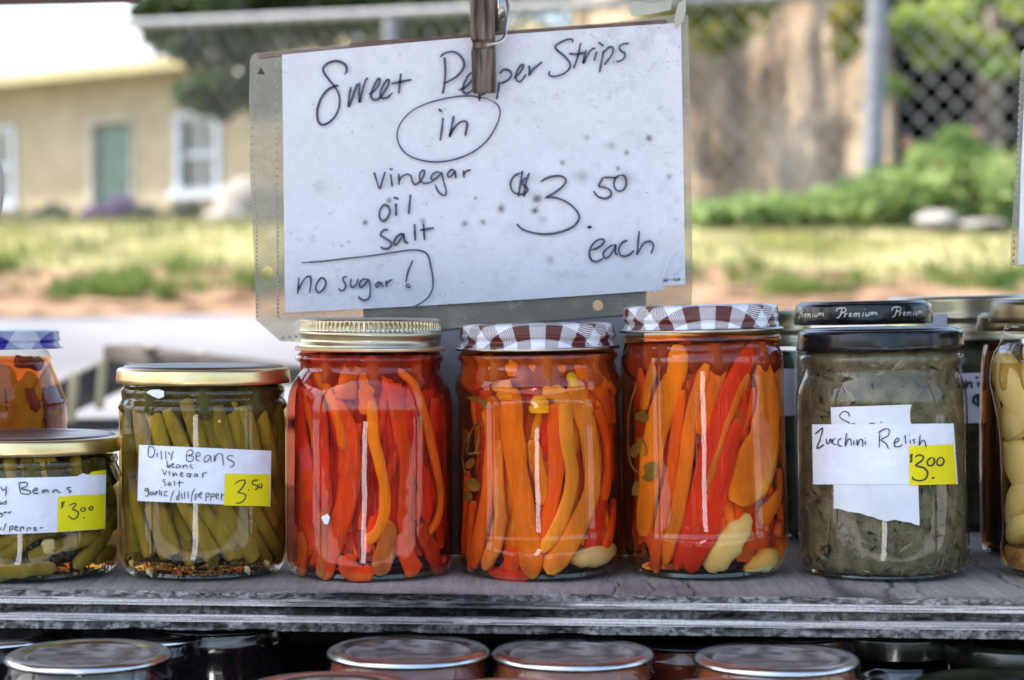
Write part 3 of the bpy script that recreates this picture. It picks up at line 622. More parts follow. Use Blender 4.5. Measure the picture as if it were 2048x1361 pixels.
def paint(J, name, v, f, side, u, col, pale, m, r):
    c = np.array(col)[None] * (1 + .18 * (fbm(u * 4 + r.uniform(0, 50), side * 2 + v[:, 0] * 160, 3)[:, None] - .5) * 2)
    lt = np.clip(np.array(col) * .62 + (np.array([.95, .56, .17]) if m is m_pep else np.array([.42, .40, .12])) * .38, 0, .95)
    c = c * (1 - pale * side[:, None]) + lt[None] * pale * side[:, None]
    en = np.clip(1 - np.minimum(u, 1 - u) / .03, 0, 1)[:, None] * .4; c = c * (1 - en) + lt * en
    return obj(name, (v, f), m, J['t'], sharp=70, col=np.clip(c, 0, .97))
def fill_strips(J, n, cols, zlo, zhi, seed, inset=(.006, .022), name='pepper_strip', w_=(.006, .011), th=.004, lean=.35, m=None, pale=.35, arc=None):
    r = np.random.default_rng(seed); z0 = J['prof'][-1][1]
    for i in range(n):
        t0 = (i + r.uniform(-.4, .4)) / n * 2 * math.pi if arc is None else r.uniform(*arc)
        a = z0 + r.uniform(*zlo); b = z0 + r.uniform(*zhi); ins = r.uniform(*inset); dl = r.normal(0, lean); bend = r.normal(0, .10)
        P = []
        for u in np.linspace(0, 1, 12):
            z = a + (b - a) * u; rr = max(J['rin'](z) - ins - th / 2 - .004 * math.sin(3.14 * u) * r.uniform(.2, 1), .01); q = t0 + dl * (u - .5) + bend * math.sin(5 * u)
            P.append([J['X'] + rr * math.sin(q), J['Y'] - rr * math.cos(q), z])
        v, f, side, uu = strip_geo(np.array(P), J['X'], J['Y'], r.uniform(*w_), th, n=8)
        paint(J, name, v, f, side, uu, cols[r.integers(len(cols))], pale, m or m_pep, r)
def lug_lid(J, hw, y0, y1, m, mtop, cxp=None, step=.92, lugs=4):
    k = J['k']; zt = lambda py: J['prof'][-1][1] + at(J['cxp'], py, J['D'])[2] - at(J['cxp'], J['by'], J['D'])[2]
    r = hw * k; a, b = zt(y0), zt(y1); h = a - b
    lg = lambda th, rr, z: rr + .0007 * (np.abs(z - b) < h * .32) * np.clip(np.cos(th * lugs + .3) * 4 - 3, 0, 1)
    pr = [(r * .93, b + .0006), (r * .985, b), (r, b + .0007), (r, b + h * .3), (r * .997, b + h * .5), (r * .995, a - h * .22), (r * .987, a - h * .10), (r * .965, a - h * .02), (r * .94, a)]
    l = obj('lid', lathe(pr, J['X'], J['Y'], 128, fr=lg)[:2], m, J['t'], sharp=50)
    obj('lid_top', lathe([(r * .939, a), (r * step, a + .0004), (r * (step - .015), a + .0009), (r * (step - .05), a + .0011), (r * .6, a + .0009), (r * .58, a + .0006), (0, a + .0006)], J['X'], J['Y'], 96)[:2], mtop, l, sharp=50); return l
def ring_lid(J, hw, y0, y1, m, mtop, knurl=0, wave=True, rimm=None):
    k = J['k']; zt = lambda py: J['prof'][-1][1] + at(J['cxp'], py, J['D'])[2] - at(J['cxp'], J['by'], J['D'])[2]
    r = hw * k; a, b = zt(y0), zt(y1); h = a - b; n = 440 if knurl else 128
    def fr(th, rr, z):
        q = np.clip(1 - abs((z - (a - h * .22)) / (h * .20)), 0, 1) if knurl else 0
        return rr + (-.0012 * q * (np.sin(th * knurl) > .1) if knurl else 0) + .0004 * np.sin(th + z * 900) * (wave * (z < a - h * .4))
    u = np.linspace(0, 1, 36); pr = []
    for q in u[::-1]:
        z = b + h * q; rr = r * (.985 + .012 * math.sin(q * 15) * (q < .62)) if q > .06 else r * 1.04
        if q > .93: rr = r * (.985 - .03 * ((q - .93) / .07) ** 2)
        pr.append((rr, z))
    pr = [(0, a + .0002), (r * .80, a + .0002), (r * .86, a + .0006), (r * .93, a + .0004)] + pr
    v, f, uv = lathe(pr, J['X'], J['Y'], n, fr=fr)
    l = obj('lid', (v, f), m, J['t'], sharp=50 if not knurl else 35, uv=uv)
    if rimm: obj('lid_rim', lathe([(r * 1.0, b + .0009), (r * 1.045, b + .0006), (r * 1.052, b), (r * 1.045, b - .0007), (r * .96, b - .0006)], J['X'], J['Y'], 96)[:2], rimm, l, sharp=60)
    return l

# ---- writing
def ink_geo(strokes, ox, oy, s, wpx, fmap, taper=.55):
    G = []
    for st in strokes:
        P = np.array([(ox + a / s, oy + b / s) for a, b in st]); L = np.linalg.norm(np.diff(P, axis=0), axis=1).sum(); n = max(6, min(90, int(L / 2.5)))
        Q = cat_rom(P, n); T = np.gradient(Q, axis=0); T /= np.linalg.norm(T, axis=1)[:, None] + 1e-9; Nn = np.stack([-T[:, 1], T[:, 0]], 1)
        u = np.linspace(0, 1, n); wv = wpx / 2 * (1 + .13 * np.sin(u * 9 + L)) * np.where((u < .03) | (u > .97), taper, 1)
        A = [fmap(*q) for q in Q - Nn * wv[:, None]]; B = [fmap(*q) for q in Q + Nn * wv[:, None]]
        V = np.empty((2 * n, 3)); V[0::2] = A; V[1::2] = B; i = np.arange(n - 1) * 2
        G.append((V, np.stack([i, i + 2, i + 3, i + 1], 1)))
    return join(*G)
def outline(pts, ox, oy, s, zig=0, n=60, per=5.0, rough=0, seed=1):
    """resampled polygon outline in photo pixels; zig: perforated paper edge"""
    P = np.array([(ox + a / s, oy + b / s) for a, b in pts]); out = []
    for i in range(len(P)):
        a, b = P[i], P[(i + 1) % len(P)]; L = np.linalg.norm(b - a); t = (b - a) / max(L, 1e-6); nn = np.array([-t[1], t[0]]); k = max(2, int(L / (per / 3 if zig else 12)))
        for j in range(k): out.append(a + (b - a) * j / k + nn * (zig * (math.sin(j * 2.1) + .3 * math.sin(j * 5.3)) if 0 < j else 0))
    return np.array(out)
def patch(poly2, fmap, th=.00025, sub=7):
    """paper patch: outline in pixels triangulated with inner points, mapped on a surface, with thickness"""
    bm = bmesh.new(); vs_ = [bm.verts.new((p[0], p[1], 0)) for p in poly2]; f = bm.faces.new(vs_)
    x0, x1 = poly2[:, 0].min(), poly2[:, 0].max()
    for x in np.arange(math.floor(x0 / sub) * sub, x1, sub):
        g = bm.verts[:] + bm.edges[:] + bm.faces[:]; bmesh.ops.bisect_plane(bm, geom=g, plane_co=(x, 0, 0), plane_no=(1, 0, 0))
    for y in np.arange(math.floor(poly2[:, 1].min() / 14) * 14, poly2[:, 1].max(), 14):
        g = bm.verts[:] + bm.edges[:] + bm.faces[:]; bmesh.ops.bisect_plane(bm, geom=g, plane_co=(0, y + .37, 0), plane_no=(0, 1, 0))
    bmesh.ops.triangulate(bm, faces=bm.faces[:]); bm.verts.index_update()
    q = [v.co[:2] for v in bm.verts]; fc = [[v.index for v in p.verts] for p in bm.faces]; bm.free()
    return np.array([fmap(*p) for p in q]), fc
def smap(J, extra):
    def m(px, py):
        px = px + (J['by'] - py) * J['tilt']; r = .04
        for _ in range(3):
            p = on_cyl(px, py, J['X'], J['Y'], r); r = J['rin'](p[2]) + .0010 + extra
        return on_cyl(px, py, J['X'], J['Y'], r)
    return m

GRP = 'jars in the front row on the plywood shelf'
# ---------------------------------------------------------------- 3: red pepper strips, brass ring lid
J3 = jar('pepper_jar', 'jar of red pepper strips with a ridged brass ring lid', 739, .975, [(136, 690), (138, 704), (147, 712), (150, 718), (146, 724), (137, 731), (138, 742), (148, 757), (158, 776), (164, 800), (166, 835), (166, 900), (166, 1000), (166, 1085), (165, 1120), (160, 1137), (152, 1144)], tilt=-.2, group=GRP)
ring_lid(J3, 143, 640, 699, m_ring, m_ring, knurl=92, rimm=mat('orange_rusty_rim', (.45, .22, .08), (.6, .34, .15), scale=40, rough=.4, metal=.5))
fill(J3, 1.0 + .1105, B_RED)
for pts, w_, c, ins, pl in [
    ([(789, 737), (821, 761), (835, 787), (849, 832), (858, 870), (868, 915), (880, 977), (877, 1032), (857, 1068)], 19, (.85, .30, .02), .0005, .3),
    ([(743, 800), (745, 850), (747, 880), (758, 925), (770, 977), (768, 1030), (752, 1068), (732, 1083)], 23, AMB, .0003, .5),
    ([(816, 815), (822, 865), (834, 927), (851, 985), (853, 1045)], 30, RED, .002, .15),
    ([(755, 750), (785, 790), (796, 832), (800, 865), (811, 915), (812, 990), (808, 1040), (815, 1090), (825, 1140)], 27, RO, .0015, .5),
    ([(634, 750), (652, 779), (669, 814), (680, 852), (688, 900)], 20, ORG, .0004, .4),
    ([(668, 800), (690, 850), (703, 900), (702, 950), (690, 1015), (672, 1070), (655, 1115), (645, 1156)], 46, RO, .0014, .15),
    ([(598, 775), (602, 850), (612, 930), (622, 1000), (634, 1060)], 38, RED, .002, .2),
    ([(636, 790), (641, 860), (648, 950), (655, 1030)], 34, (.80, .07, .014), .0012, .25),
    ([(584, 840), (588, 950), (598, 1050)], 30, DK, .003, .1),
    ([(601, 1065), (606, 1105), (603, 1152)], 30, (.60, .16, .03), .0006, .3), ([(643, 1040), (648, 1090), (643, 1155)], 26, (.66, .22, .06), .0002, .4),
    ([(690, 1110), (700, 1140), (725, 1148), (745, 1138)], 34, RO, .0012, .1), ([(772, 1040), (770, 1095), (758, 1150)], 38, (.62, .30, .05), .0008, .3),
    ([(806, 1065), (812, 1110), (830, 1146)], 38, RO, .0008, .2), ([(838, 1050), (862, 1100), (880, 1145)], 34, (.56, .07, .012), .001, .2),
    ([(712, 730), (695, 765), (690, 800)], 44, (.90, .26, .02), .0008, .2), ([(740, 740), (732, 790), (738, 830)], 34, ORG, .0012, .2), ([(776, 760), (790, 800)], 40, RO, .003, .1),
    ([(882, 790), (892, 870), (893, 960), (889, 1060)], 28, DK, .002, .1), ([(722, 810), (724, 950), (722, 1120)], 36, (.44, .03, .012), .004, .1), ([(700, 860), (735, 980), (740, 1120)], 30, (.40, .03, .012), .005, .1)]:
    strip(J3, pts, w_, c, ins, pale=pl)
core(J3, .109, (.16, .012, .006), (.36, .05, .012))
fill_strips(J3, 44, [RED, RO, RED, RED, RO], (.006, .02), (.085, .111), 301, inset=(.002, .0065), w_=(.010, .016))
fill_strips(J3, 15, [RO, RED, ORG], (.006, .03), (.07, .10), 303, inset=(.0026, .0045), w_=(.0036, .006), th=.003, arc=(-1.4, 1.4), pale=.5)
fill_strips(J3, 16, [RED, DK], (.006, .03), (.06, .09), 302, inset=(.018, .028), w_=(.010, .016))
obj('paper_scrap', patch(outline([(642, 1035), (655, 1028), (660, 1036), (655, 1050), (648, 1048)], 0, 0, 1), smap(J3, .0003)), m_paper, J3['t'])

# ---------------------------------------------------------------- 4: orange pepper strips with a garlic clove
J4 = jar('pepper_jar', 'jar of orange pepper strips with one garlic clove at the bottom', 1083, .975, [(150, 690), (152, 703), (160, 709), (161, 716), (154, 724), (152, 733), (158, 745), (165, 758), (167, 772), (164, 788), (161, 800), (162, 850), (163, 950), (165, 1040), (167, 1066), (168, 1090), (165, 1115), (158, 1134), (147, 1144)], tilt=1.0, group=GRP)
ring_lid(J4, 157, 651, 697, m_ging, m_ging, rimm=m_rim)
fill(J4, 1.0 + .1115, B_ORG)
for pts, w_, c, ins, pl in [
    ([(1024, 775), (1024, 801), (1024, 846), (1031, 926), (1046, 1005), (1056, 1071), (1061, 1124), (1066, 1156)], 47, (.95, .27, .006), .0006, .12),
    ([(986, 790), (986, 846), (986, 899), (977, 979), (963, 1058), (948, 1130)], 36, (.93, .20, .008), .0009, .12),
    ([(996, 870), (994, 926), (1000, 1005), (1002, 1045), (986, 1098), (969, 1134)], 31, (.95, .36, .09), .0012, .5),
    ([(935, 940), (932, 1040), (926, 1105)], 24, RO, .001, .1), ([(948, 1000), (940, 1080), (942, 1140)], 24, RO, .0006, .15),
    ([(1079, 792), (1080, 828)], 34, (.97, .56, .02), .0003, .3),
    ([(1062, 880), (1074, 926), (1083, 965), (1082, 1010)], 28, (.95, .34, .01), .003, .3),
    ([(1108, 806), (1110, 836), (1113, 899), (1112, 965), (1097, 1031), (1082, 1085)], 28, (.93, .16, .008), .0016, .15),
    ([(1086, 785), (1112, 786), (1127, 808), (1131, 846), (1135, 894), (1144, 952), (1132, 1018), (1108, 1068), (1084, 1104)], 30, (.96, .44, .06), .0004, .45),
    ([(1146, 765), (1157, 792), (1168, 837), (1173, 850), (1181, 913), (1184, 979), (1165, 1032), (1138, 1085), (1112, 1124), (1090, 1140)], 42, (.96, .37, .04), .0002, .3),
    ([(1193, 820), (1210, 873), (1216, 939), (1205, 1003)], 26, RO, .0014, .1), ([(1179, 760), (1206, 792), (1216, 837), (1228, 900), (1236, 965)], 36, (.90, .20, .01), .0026, .15),
    ([(1202, 985), (1192, 1050), (1178, 1110)], 42, RED, .003, .1), ([(1228, 1000), (1222, 1060), (1208, 1100)], 32, RO, .002, .1),
    ([(990, 748), (1040, 738), (1098, 744)], 30, (.94, .30, .01), .002, .2), ([(1110, 742), (1170, 750), (1222, 772)], 30, (.92, .26, .01), .0022, .2), ([(1004, 764), (1013, 800)], 38, (.95, .36, .02), .0003, .3),
    ([(1140, 748), (1150, 778)], 18, (.90, .72, .03), .0001, .2), ([(955, 740), (965, 775)], 40, RED, .003, .1), ([(1030, 1090), (1024, 1130), (1010, 1150)], 40, RO, .004, .1), ([(980, 1140), (1020, 1150), (1060, 1152)], 26, RED, .003, .1),
    ([(1060, 800), (1058, 900), (1066, 1000)], 24, (.62, .12, .01), .005, .1), ([(1150, 850), (1155, 950), (1150, 1060)], 26, RO, .006, .1), ([(1225, 780), (1236, 850)], 24, (.90, .20, .01), .001, .1)]:
    strip(J4, pts, w_, c, ins, pale=pl)
core(J4, .109, (.20, .03, .006), (.45, .10, .012))
fill_strips(J4, 42, [RO, ORG, RED, ORG], (.006, .02), (.085, .111), 401, inset=(.003, .007), w_=(.010, .016), arc=(-1.0, 5.0))
fill_strips(J4, 15, [RO, ORG, AMB], (.006, .03), (.07, .10), 403, inset=(.0028, .0045), w_=(.0036, .006), th=.003, arc=(-.9, 1.4), pale=.5)
fill_strips(J4, 16, [RED, RO], (.006, .03), (.06, .09), 402, inset=(.018, .028), w_=(.010, .016))
def clove(J, pts, wpx, seed, ridg=0, m=None, th=.011, wprof=(.45, .95, 1.0, .8, .45, .12)):
    pp = cat_rom(np.array(pts, float), 20); P = np.array([jmap(J, a, b, .0003 + th / 2) for a, b in pp])
    wd = wpx * J['k'] * np.interp(np.linspace(0, 1, 20), np.linspace(0, 1, len(wprof)), wprof) * (1 + ridg * np.sin(np.linspace(0, 26, 20)))
    v, f, s, u = strip_geo(P, J['X'], J['Y'], wd, th * np.interp(np.linspace(0, 1, 20), np.linspace(0, 1, len(wprof)), wprof), n=14, ends=.5)
    return obj('garlic_clove', (v, f), m or m_garlic, J['t'])
clove(J4, [(1140, 1116), (1165, 1118), (1195, 1112), (1225, 1102), (1244, 1096)], 44, 1)
def leaf(J, cx_, cy_, rx, ry, ang, inset=.0012, m=None, lab='herb_leaf'):
    P = []
    for q in np.arange(12) * math.pi / 6:
        a, b = rx * math.cos(q), ry * math.sin(q) * (1 + .1 * math.sin(3 * q)); P.append(jmap(J, cx_ + a * math.cos(ang) - b * math.sin(ang), cy_ + a * math.sin(ang) + b * math.cos(ang), inset))
    P.append(jmap(J, cx_, cy_, inset + .0006)); return obj(lab, (np.array(P), [[i, (i + 1) % 12, 12] for i in range(12)]), m or m_herb, J['t'])
for a in [(945, 968, 17, 13, .3), (935, 990, 12, 9, 1.2), (930, 870, 9, 14, 0), (940, 925, 8, 12, .6), (962, 800, 16, 5, .5), (946, 795, 12, 4, .2), (975, 812, 14, 4, .4)]: leaf(J4, *a, inset=.0008)
for pts in ([(958, 842), (942, 862), (934, 900)], [(960, 850), (958, 880), (950, 905)], [(930, 880), (925, 915), (932, 950)], [(936, 906), (960, 904)]):
    obj('herb_stem', tube([jmap(J4, *p, .001) for p in cat_rom(pts, 10)], .0006, 5), m_pep if 0 else m_herb, J4['t'])

# ---------------------------------------------------------------- 5: red and orange strips, two pieces of garlic
J5 = jar('pepper_jar', 'tall jar of red and orange pepper strips with two garlic cloves', 1413, .975, [(148, 655), (150, 668), (157, 673), (158, 681), (150, 688), (152, 697), (159, 708), (162, 724), (162, 800), (163, 900), (164, 1000), (165, 1048), (167, 1062), (165, 1084), (160, 1104), (150, 1127), (139, 1142), (134, 1144)], tilt=1.3, group=GRP)
ring_lid(J5, 156, 614, 661, m_ging, m_ging, rimm=m_rim)
fill(J5, 1.0 + .1185, B_ORG)
for pts, w_, c, ins, pl in [
    ([(1314, 715), (1297, 772), (1289, 818)], 26, (.90, .32, .012), .0012, .2),
    ([(1356, 690), (1350, 745), (1330, 805), (1309, 864), (1303, 937), (1294, 1010), (1290, 1070)], 46, (.94, .32, .012), .0006, .2),
    ([(1368, 780), (1353, 864), (1343, 955), (1331, 1010), (1317, 1084), (1312, 1140)], 26, (.90, .16, .012), .001, .35),
    ([(1415, 728), (1393, 790), (1379, 856), (1371, 937), (1358, 1010), (1345, 1066), (1332, 1122)], 28, (.94, .28, .012), .0002, .3),
    ([(1441, 732), (1420, 790), (1408, 840), (1405, 870)], 38, (.92, .22, .01), .0014, .2),
    ([(1507, 692), (1472, 764), (1443, 827), (1420, 900), (1398, 974), (1379, 1040), (1361, 1102), (1353, 1136)], 40, (.80, .05, .014), .0012, .15),
    ([(1495, 750), (1462, 827), (1436, 908), (1412, 980)], 15, (.72, .20, .015), .0003, .2),
    ([(1475, 840), (1454, 919), (1434, 992), (1412, 1066), (1390, 1113), (1381, 1142)], 40, (.78, .045, .014), .0006, .15),
    ([(1522, 728), (1536, 790), (1528, 864), (1508, 937), (1470, 1008)], 74, (.88, .30, .014), .0008, .12),
    ([(1552, 760), (1558, 850), (1540, 950), (1505, 1000)], 40, (.86, .28, .012), .002, .25),
    ([(1566, 940), (1553, 1005), (1520, 1042)], 40, (.86, .28, .012), .001, .2), ([(1571, 1010), (1562, 1050), (1553, 1072)], 26, (.58, .12, .012), .001, .2),
    ([(1395, 690), (1388, 740), (1380, 790)], 40, (.56, .09, .01), .004, .1), ([(1270, 760), (1266, 900), (1278, 1080)], 36, (.45, .09, .012), .005, .1), ([(1450, 700), (1470, 720)], 40, RED, .005, .1), ([(1295, 1060), (1308, 1095), (1316, 1122)], 30, RO, .002, .1)]:
    strip(J5, pts, w_, c, ins, pale=pl)
core(J5, .115, (.14, .016, .008), (.32, .05, .012))
fill_strips(J5, 40, [RO, RED, (.60, .16, .012), RO], (.008, .02), (.095, .118), 501, inset=(.003, .007), w_=(.010, .016))
fill_strips(J5, 14, [RO, RED, ORG], (.02, .04), (.08, .108), 503, inset=(.0028, .0045), w_=(.0036, .006), th=.003, arc=(-1.0, 1.3), pale=.5)
fill_strips(J5, 16, [RED, DK], (.012, .03), (.06, .1), 502, inset=(.018, .028), w_=(.010, .016))
m_garl2 = mat('green_tinged_garlic', (.74, .74, .34), (.88, .87, .70), scale=45, rough=.5, spec=.2, transl=.1)
clove(J5, [(1496, 1030), (1482, 1055), (1462, 1085), (1438, 1115), (1416, 1138)], 58, 2, ridg=.10, m=m_garl2, wprof=(.35, .8, .95, 1, .9, .6))
clove(J5, [(1560, 1112), (1540, 1118), (1515, 1128), (1488, 1142)], 46, 3, ridg=.06, m=mat('yellow_garlic', (.76, .70, .16), (.86, .80, .42), scale=45, rough=.5, spec=.2), wprof=(.4, .9, 1, .7, .25))
for a in [(1299, 941, 17, 21, .5), (1284, 831, 14, 11, .2), (1284, 892, 10, 20, -.3), (1272, 975, 8, 16, .2), (1268, 900, 8, 14, .1)]: leaf(J5, *a, inset=-.0002)
obj('herb_stem', tube([jmap(J5, *p, .0012) for p in cat_rom([(1274, 765), (1260, 810), (1256, 870), (1262, 925), (1285, 950)], 14)], .0006, 5), m_herb, J5['t'])

# ---------------------------------------------------------------- 2: tall jar of dilly beans
J2 = jar('bean_jar', 'taller jar labelled Dilly Beans with a gold lid and 3.50 sticker', 407, .975, [(156, 760), (157, 772), (161, 778), (162, 785), (158, 791), (158, 797), (164, 805), (167, 815), (167, 860), (167, 1000), (167, 1090), (163, 1120), (154, 1138), (144, 1144)], tilt=0, group=GRP)
lug_lid(J2, 172, 736, 767, m_goldlid, m_goldtop)
fill(J2, 1.0 + .0935, B_OLV)
rb = np.random.default_rng(22)
for i, x in enumerate(range(250, 600, 30)):
    up = 812 + rb.uniform(-8, 10) + (20 if i == 0 else 0); sl_p = (.10, .30, .5, .55, .55, .55, .55, .5, .42, .3, .2, .1)[min(i, 11)]; low = 1120 - abs(i - 5) * 3
    P = [(x + (y - up) * sl_p * .55 + 6 * math.sin(y / 90 + i), y) for y in np.linspace(up, up + 165, 4)] + [(x + 165 * sl_p * .55 + (y - up - 165) * sl_p * 1.05, y) for y in np.linspace(up + 200, low, 3)]
    strip(J2, P, 31, np.array(OLV) * rb.uniform(.85, 1.25), .0003 + .0016 * (i % 2), name='bean', th=.007, pale=.3, m=m_bean, ends=.93)
for pts in ([(262, 960), (280, 1040), (300, 1115)], [(300, 1010), (322, 1070), (335, 1120)], [(520, 960), (505, 1040), (500, 1110)], [(560, 850), (566, 950), (560, 1080)], [(440, 1010), (455, 1060), (480, 1115)], [(250, 850), (250, 960), (262, 1090)]):
    strip(J2, pts, 30, np.array(OLV) * rb.uniform(.7, 1.2), .002, name='bean', th=.006, pale=.25, m=m_bean)
core(J2, .094, (.03, .028, .008), (.09, .085, .02))
fill_strips(J2, 36, [OLV, (.17, .16, .03), (.22, .2, .03)], (.006, .02), (.072, .088), 201, inset=(.003, .009), name='bean', w_=(.007, .009), th=.007, m=m_bean)
fill_strips(J2, 12, [(.14, .13, .025)], (.006, .02), (.068, .084), 202, inset=(.018, .027), name='bean', w_=(.007, .009), th=.007, m=m_bean)
def flakes(J, n, z0, z1, cols, seed, size=(.0008, .002), name='spice_flakes', inset=.0006, aniso=1):
    r = np.random.default_rng(seed); V = []; Fc = []; cc = []
    for i in range(n):
        z = J['prof'][-1][1] + z0 + (z1 - z0) * r.random() ** 1.3; q = r.uniform(0, 6.28); rr = J['rin'](z) - inset - r.random() * .001; s = size[0] + (size[1] - size[0]) * r.random() ** 2.2
        c0 = np.array([J['X'] + rr * math.sin(q), J['Y'] - rr * math.cos(q), z]); t1 = np.array([math.cos(q), math.sin(q), 0]); a = r.uniform(0, 3.14); e1 = t1 * math.cos(a) + np.array([0, 0, math.sin(a)]); e2 = -t1 * math.sin(a) + np.array([0, 0, math.cos(a)])
        m_ = r.uniform(.3, .8) / aniso; k = len(V); V += [c0 - e1 * s, c0 - e2 * s * m_, c0 + e1 * s * r.uniform(.7, 1.1), c0 + e2 * s * m_]; Fc.append([k, k + 1, k + 2, k + 3]); cc += [cols[r.integers(len(cols))]] * 4
    return obj(name, (np.array(V), Fc), m_bean, J['t'], smooth=False, col=np.array(cc), kind='stuff')
flakes(J2, 420, .0035, .0088, [(.20, .06, .02), (.12, .05, .02), (.30, .09, .02), (.42, .06, .015), (.40, .30, .10)], 23)
flakes(J2, 60, .01, .08, [(.4, .06, .02), (.42, .36, .16)], 24, size=(.0005, .0011))
for x, y in ((266, 1130), (300, 1146), (495, 1142), (535, 1130), (440, 845)): clove(J2, [(x - 5, y - 8), (x, y), (x + 4, y + 9)], 12, 5, th=.003).name = 'pepper_seed'
obj('paper_scrap', patch(outline([(292, 785), (302, 780), (318, 779), (328, 783), (328, 794), (317, 798), (305, 793)], 0, 0, 1), smap(J2, .0009)), m_paper, J2['t'])
E = (260, 880, 6.827)
lab = obj('label', patch(outline([(125, 70), (1930, 150), (1915, 910), (100, 835)], *E, zig=.9), smap(J2, .0004)), m_paper, J2['t'], sharp=180)
obj('price_sticker', patch(outline([(1300, 462), (1912, 472), (1908, 906), (1282, 898)], *E), smap(J2, .0006)), m_yel, lab, sharp=180)
W2 = [[(255, 90), (248, 150), (245, 215)], [(255, 95), (310, 100), (335, 150), (320, 215), (280, 240), (245, 220)], [(370, 170), (370, 245)], [(370, 130), (372, 136)], [(420, 145), (428, 270)], [(485, 150), (488, 270)], [(520, 165), (550, 215)], [(590, 150), (575, 200), (560, 280)],
      [(775, 175), (770, 290)], [(770, 170), (820, 135), (855, 160), (850, 200), (790, 215), (860, 230), (860, 275), (820, 300), (775, 285)], [(905, 230), (955, 215), (950, 180), (915, 180), (900, 230), (915, 280), (960, 290)], [(1090, 210), (1040, 220), (1010, 270), (1030, 305), (1080, 270), (1100, 215), (1110, 310)], [(1150, 200), (1155, 300), (1180, 210), (1220, 190), (1260, 210), (1275, 350)], [(1420, 225), (1360, 215), (1325, 240), (1350, 270), (1410, 300), (1420, 340), (1390, 370), (1365, 370)],
      [(505, 280), (510, 380), (540, 340), (545, 370), (510, 380)], [(560, 350), (600, 340), (580, 320), (565, 350), (580, 380), (610, 380)], [(680, 340), (640, 345), (630, 380), (670, 375), (685, 345), (690, 390)], [(720, 340), (725, 390), (740, 350), (770, 345), (780, 385)], [(850, 340), (815, 345), (840, 380), (860, 400)],
      [(440, 400), (470, 475), (500, 410)], [(535, 420), (538, 490)], [(585, 440), (590, 500), (620, 450), (640, 500)], [(685, 480), (720, 465), (700, 440), (685, 480), (705, 505), (735, 495)], [(825, 460), (780, 465), (775, 495), (815, 490), (830, 460), (825, 500), (790, 520)], [(910, 465), (880, 470), (875, 505), (905, 500), (920, 465), (925, 510)], [(990, 450), (995, 515), (1000, 465), (1050, 440)],
      [(490, 540), (445, 550), (480, 590), (490, 615), (460, 625)], [(550, 570), (520, 590), (530, 625), (555, 590), (560, 630)], [(605, 555), (608, 625)], [(675, 550), (670, 650)], [(640, 590), (730, 580)],
      [(240, 660), (205, 670), (205, 700), (240, 690), (245, 665), (250, 740), (230, 770), (205, 765)], [(310, 705), (275, 720), (280, 755), (310, 740), (320, 710), (325, 760)], [(350, 700), (352, 755), (365, 710), (385, 700)], [(400, 680), (403, 760)], [(428, 700), (430, 770)], [(425, 648), (432, 654)], [(515, 705), (475, 710), (470, 760), (510, 765)], [(600, 690), (570, 760), (550, 840)], [(660, 760), (635, 780), (640, 820), (665, 800), (672, 690)], [(705, 730), (710, 810)], [(745, 700), (745, 810)], [(790, 700), (795, 805)], [(885, 660), (850, 740), (835, 850)],
      [(890, 740), (890, 830)], [(890, 750), (930, 740), (925, 780), (890, 785)], [(950, 750), (980, 740), (970, 710), (950, 740), (960, 790), (990, 800)], [(1040, 720), (1035, 840)], [(1040, 735), (1080, 730), (1075, 775), (1040, 780)], [(1110, 730), (1100, 845)], [(1110, 740), (1150, 735), (1145, 775), (1110, 780)], [(1170, 770), (1210, 760), (1190, 730), (1170, 760), (1185, 800), (1215, 800)], [(1250, 720), (1250, 830)], [(1250, 755), (1290, 750)]]
obj('handwriting', ink_geo(W2, *E, 1.9, smap(J2, .0008)), m_pencil, lab)
obj('handwriting', ink_geo([[(1425, 610), (1480, 565), (1560, 550), (1570, 590), (1530, 660), (1475, 720), (1540, 730), (1585, 760), (1560, 820), (1500, 865), (1440, 860)], [(1612, 685), (1632, 685)], [(1750, 550), (1680, 560), (1675, 610), (1730, 620), (1740, 660), (1700, 685)], [(1770, 600), (1760, 640), (1790, 660), (1805, 620), (1785, 595)]], *E, 2.4, smap(J2, .0008)), m_inkb, lab)

# ---------------------------------------------------------------- 1: short jar of dilly beans, cut by the frame
J1 = jar('bean_jar', 'short jar of dilly beans with a $3.00 sticker, cut off at the left', 62, .972, [(158, 893), (160, 905), (166, 912), (167, 920), (164, 926), (168, 936), (174, 952), (176, 970), (176, 1040), (176, 1100), (172, 1122), (162, 1136), (150, 1142)], base_py=1142, group=GRP)
lug_lid(J1, 176, 869, 899, m_goldlid, m_goldtop)
fill(J1, 1.0 + .061, B_OLV)
for pts in ([(-60, 1130), (10, 1085), (80, 1030)], [(0, 1120), (60, 1075), (120, 1050)], [(60, 1120), (110, 1095), (190, 1072)], [(150, 1135), (195, 1090), (225, 1030)], [(190, 1120), (215, 1105), (236, 1095)], [(-20, 1145), (40, 1142), (110, 1135)], [(30, 960), (60, 1000), (90, 1050)], [(140, 930), (170, 980), (215, 1040)], [(200, 960), (222, 1000), (232, 1060)]):
    strip(J1, pts, 30, np.array(OLV) * rb.uniform(.75, 1.15), rb.uniform(.0003, .002), name='bean', th=.006, pale=.3, m=m_bean)
for x in (-20, 20, 52, 78, 100, 150, 185): strip(J1, [(x, 918), (x + 4, 945), (x + 12, 975)], 26, np.array(OLV) * rb.uniform(.7, 1.3), .001, name='bean', th=.006, pale=.5, m=m_bean)
core(J1, .058, (.03, .028, .01), (.09, .085, .02))
fill_strips(J1, 22, [OLV, (.16, .15, .03)], (.005, .02), (.03, .05), 101, inset=(.005, .02), name='bean', w_=(.007, .009), th=.006, lean=1.2, m=m_bean)
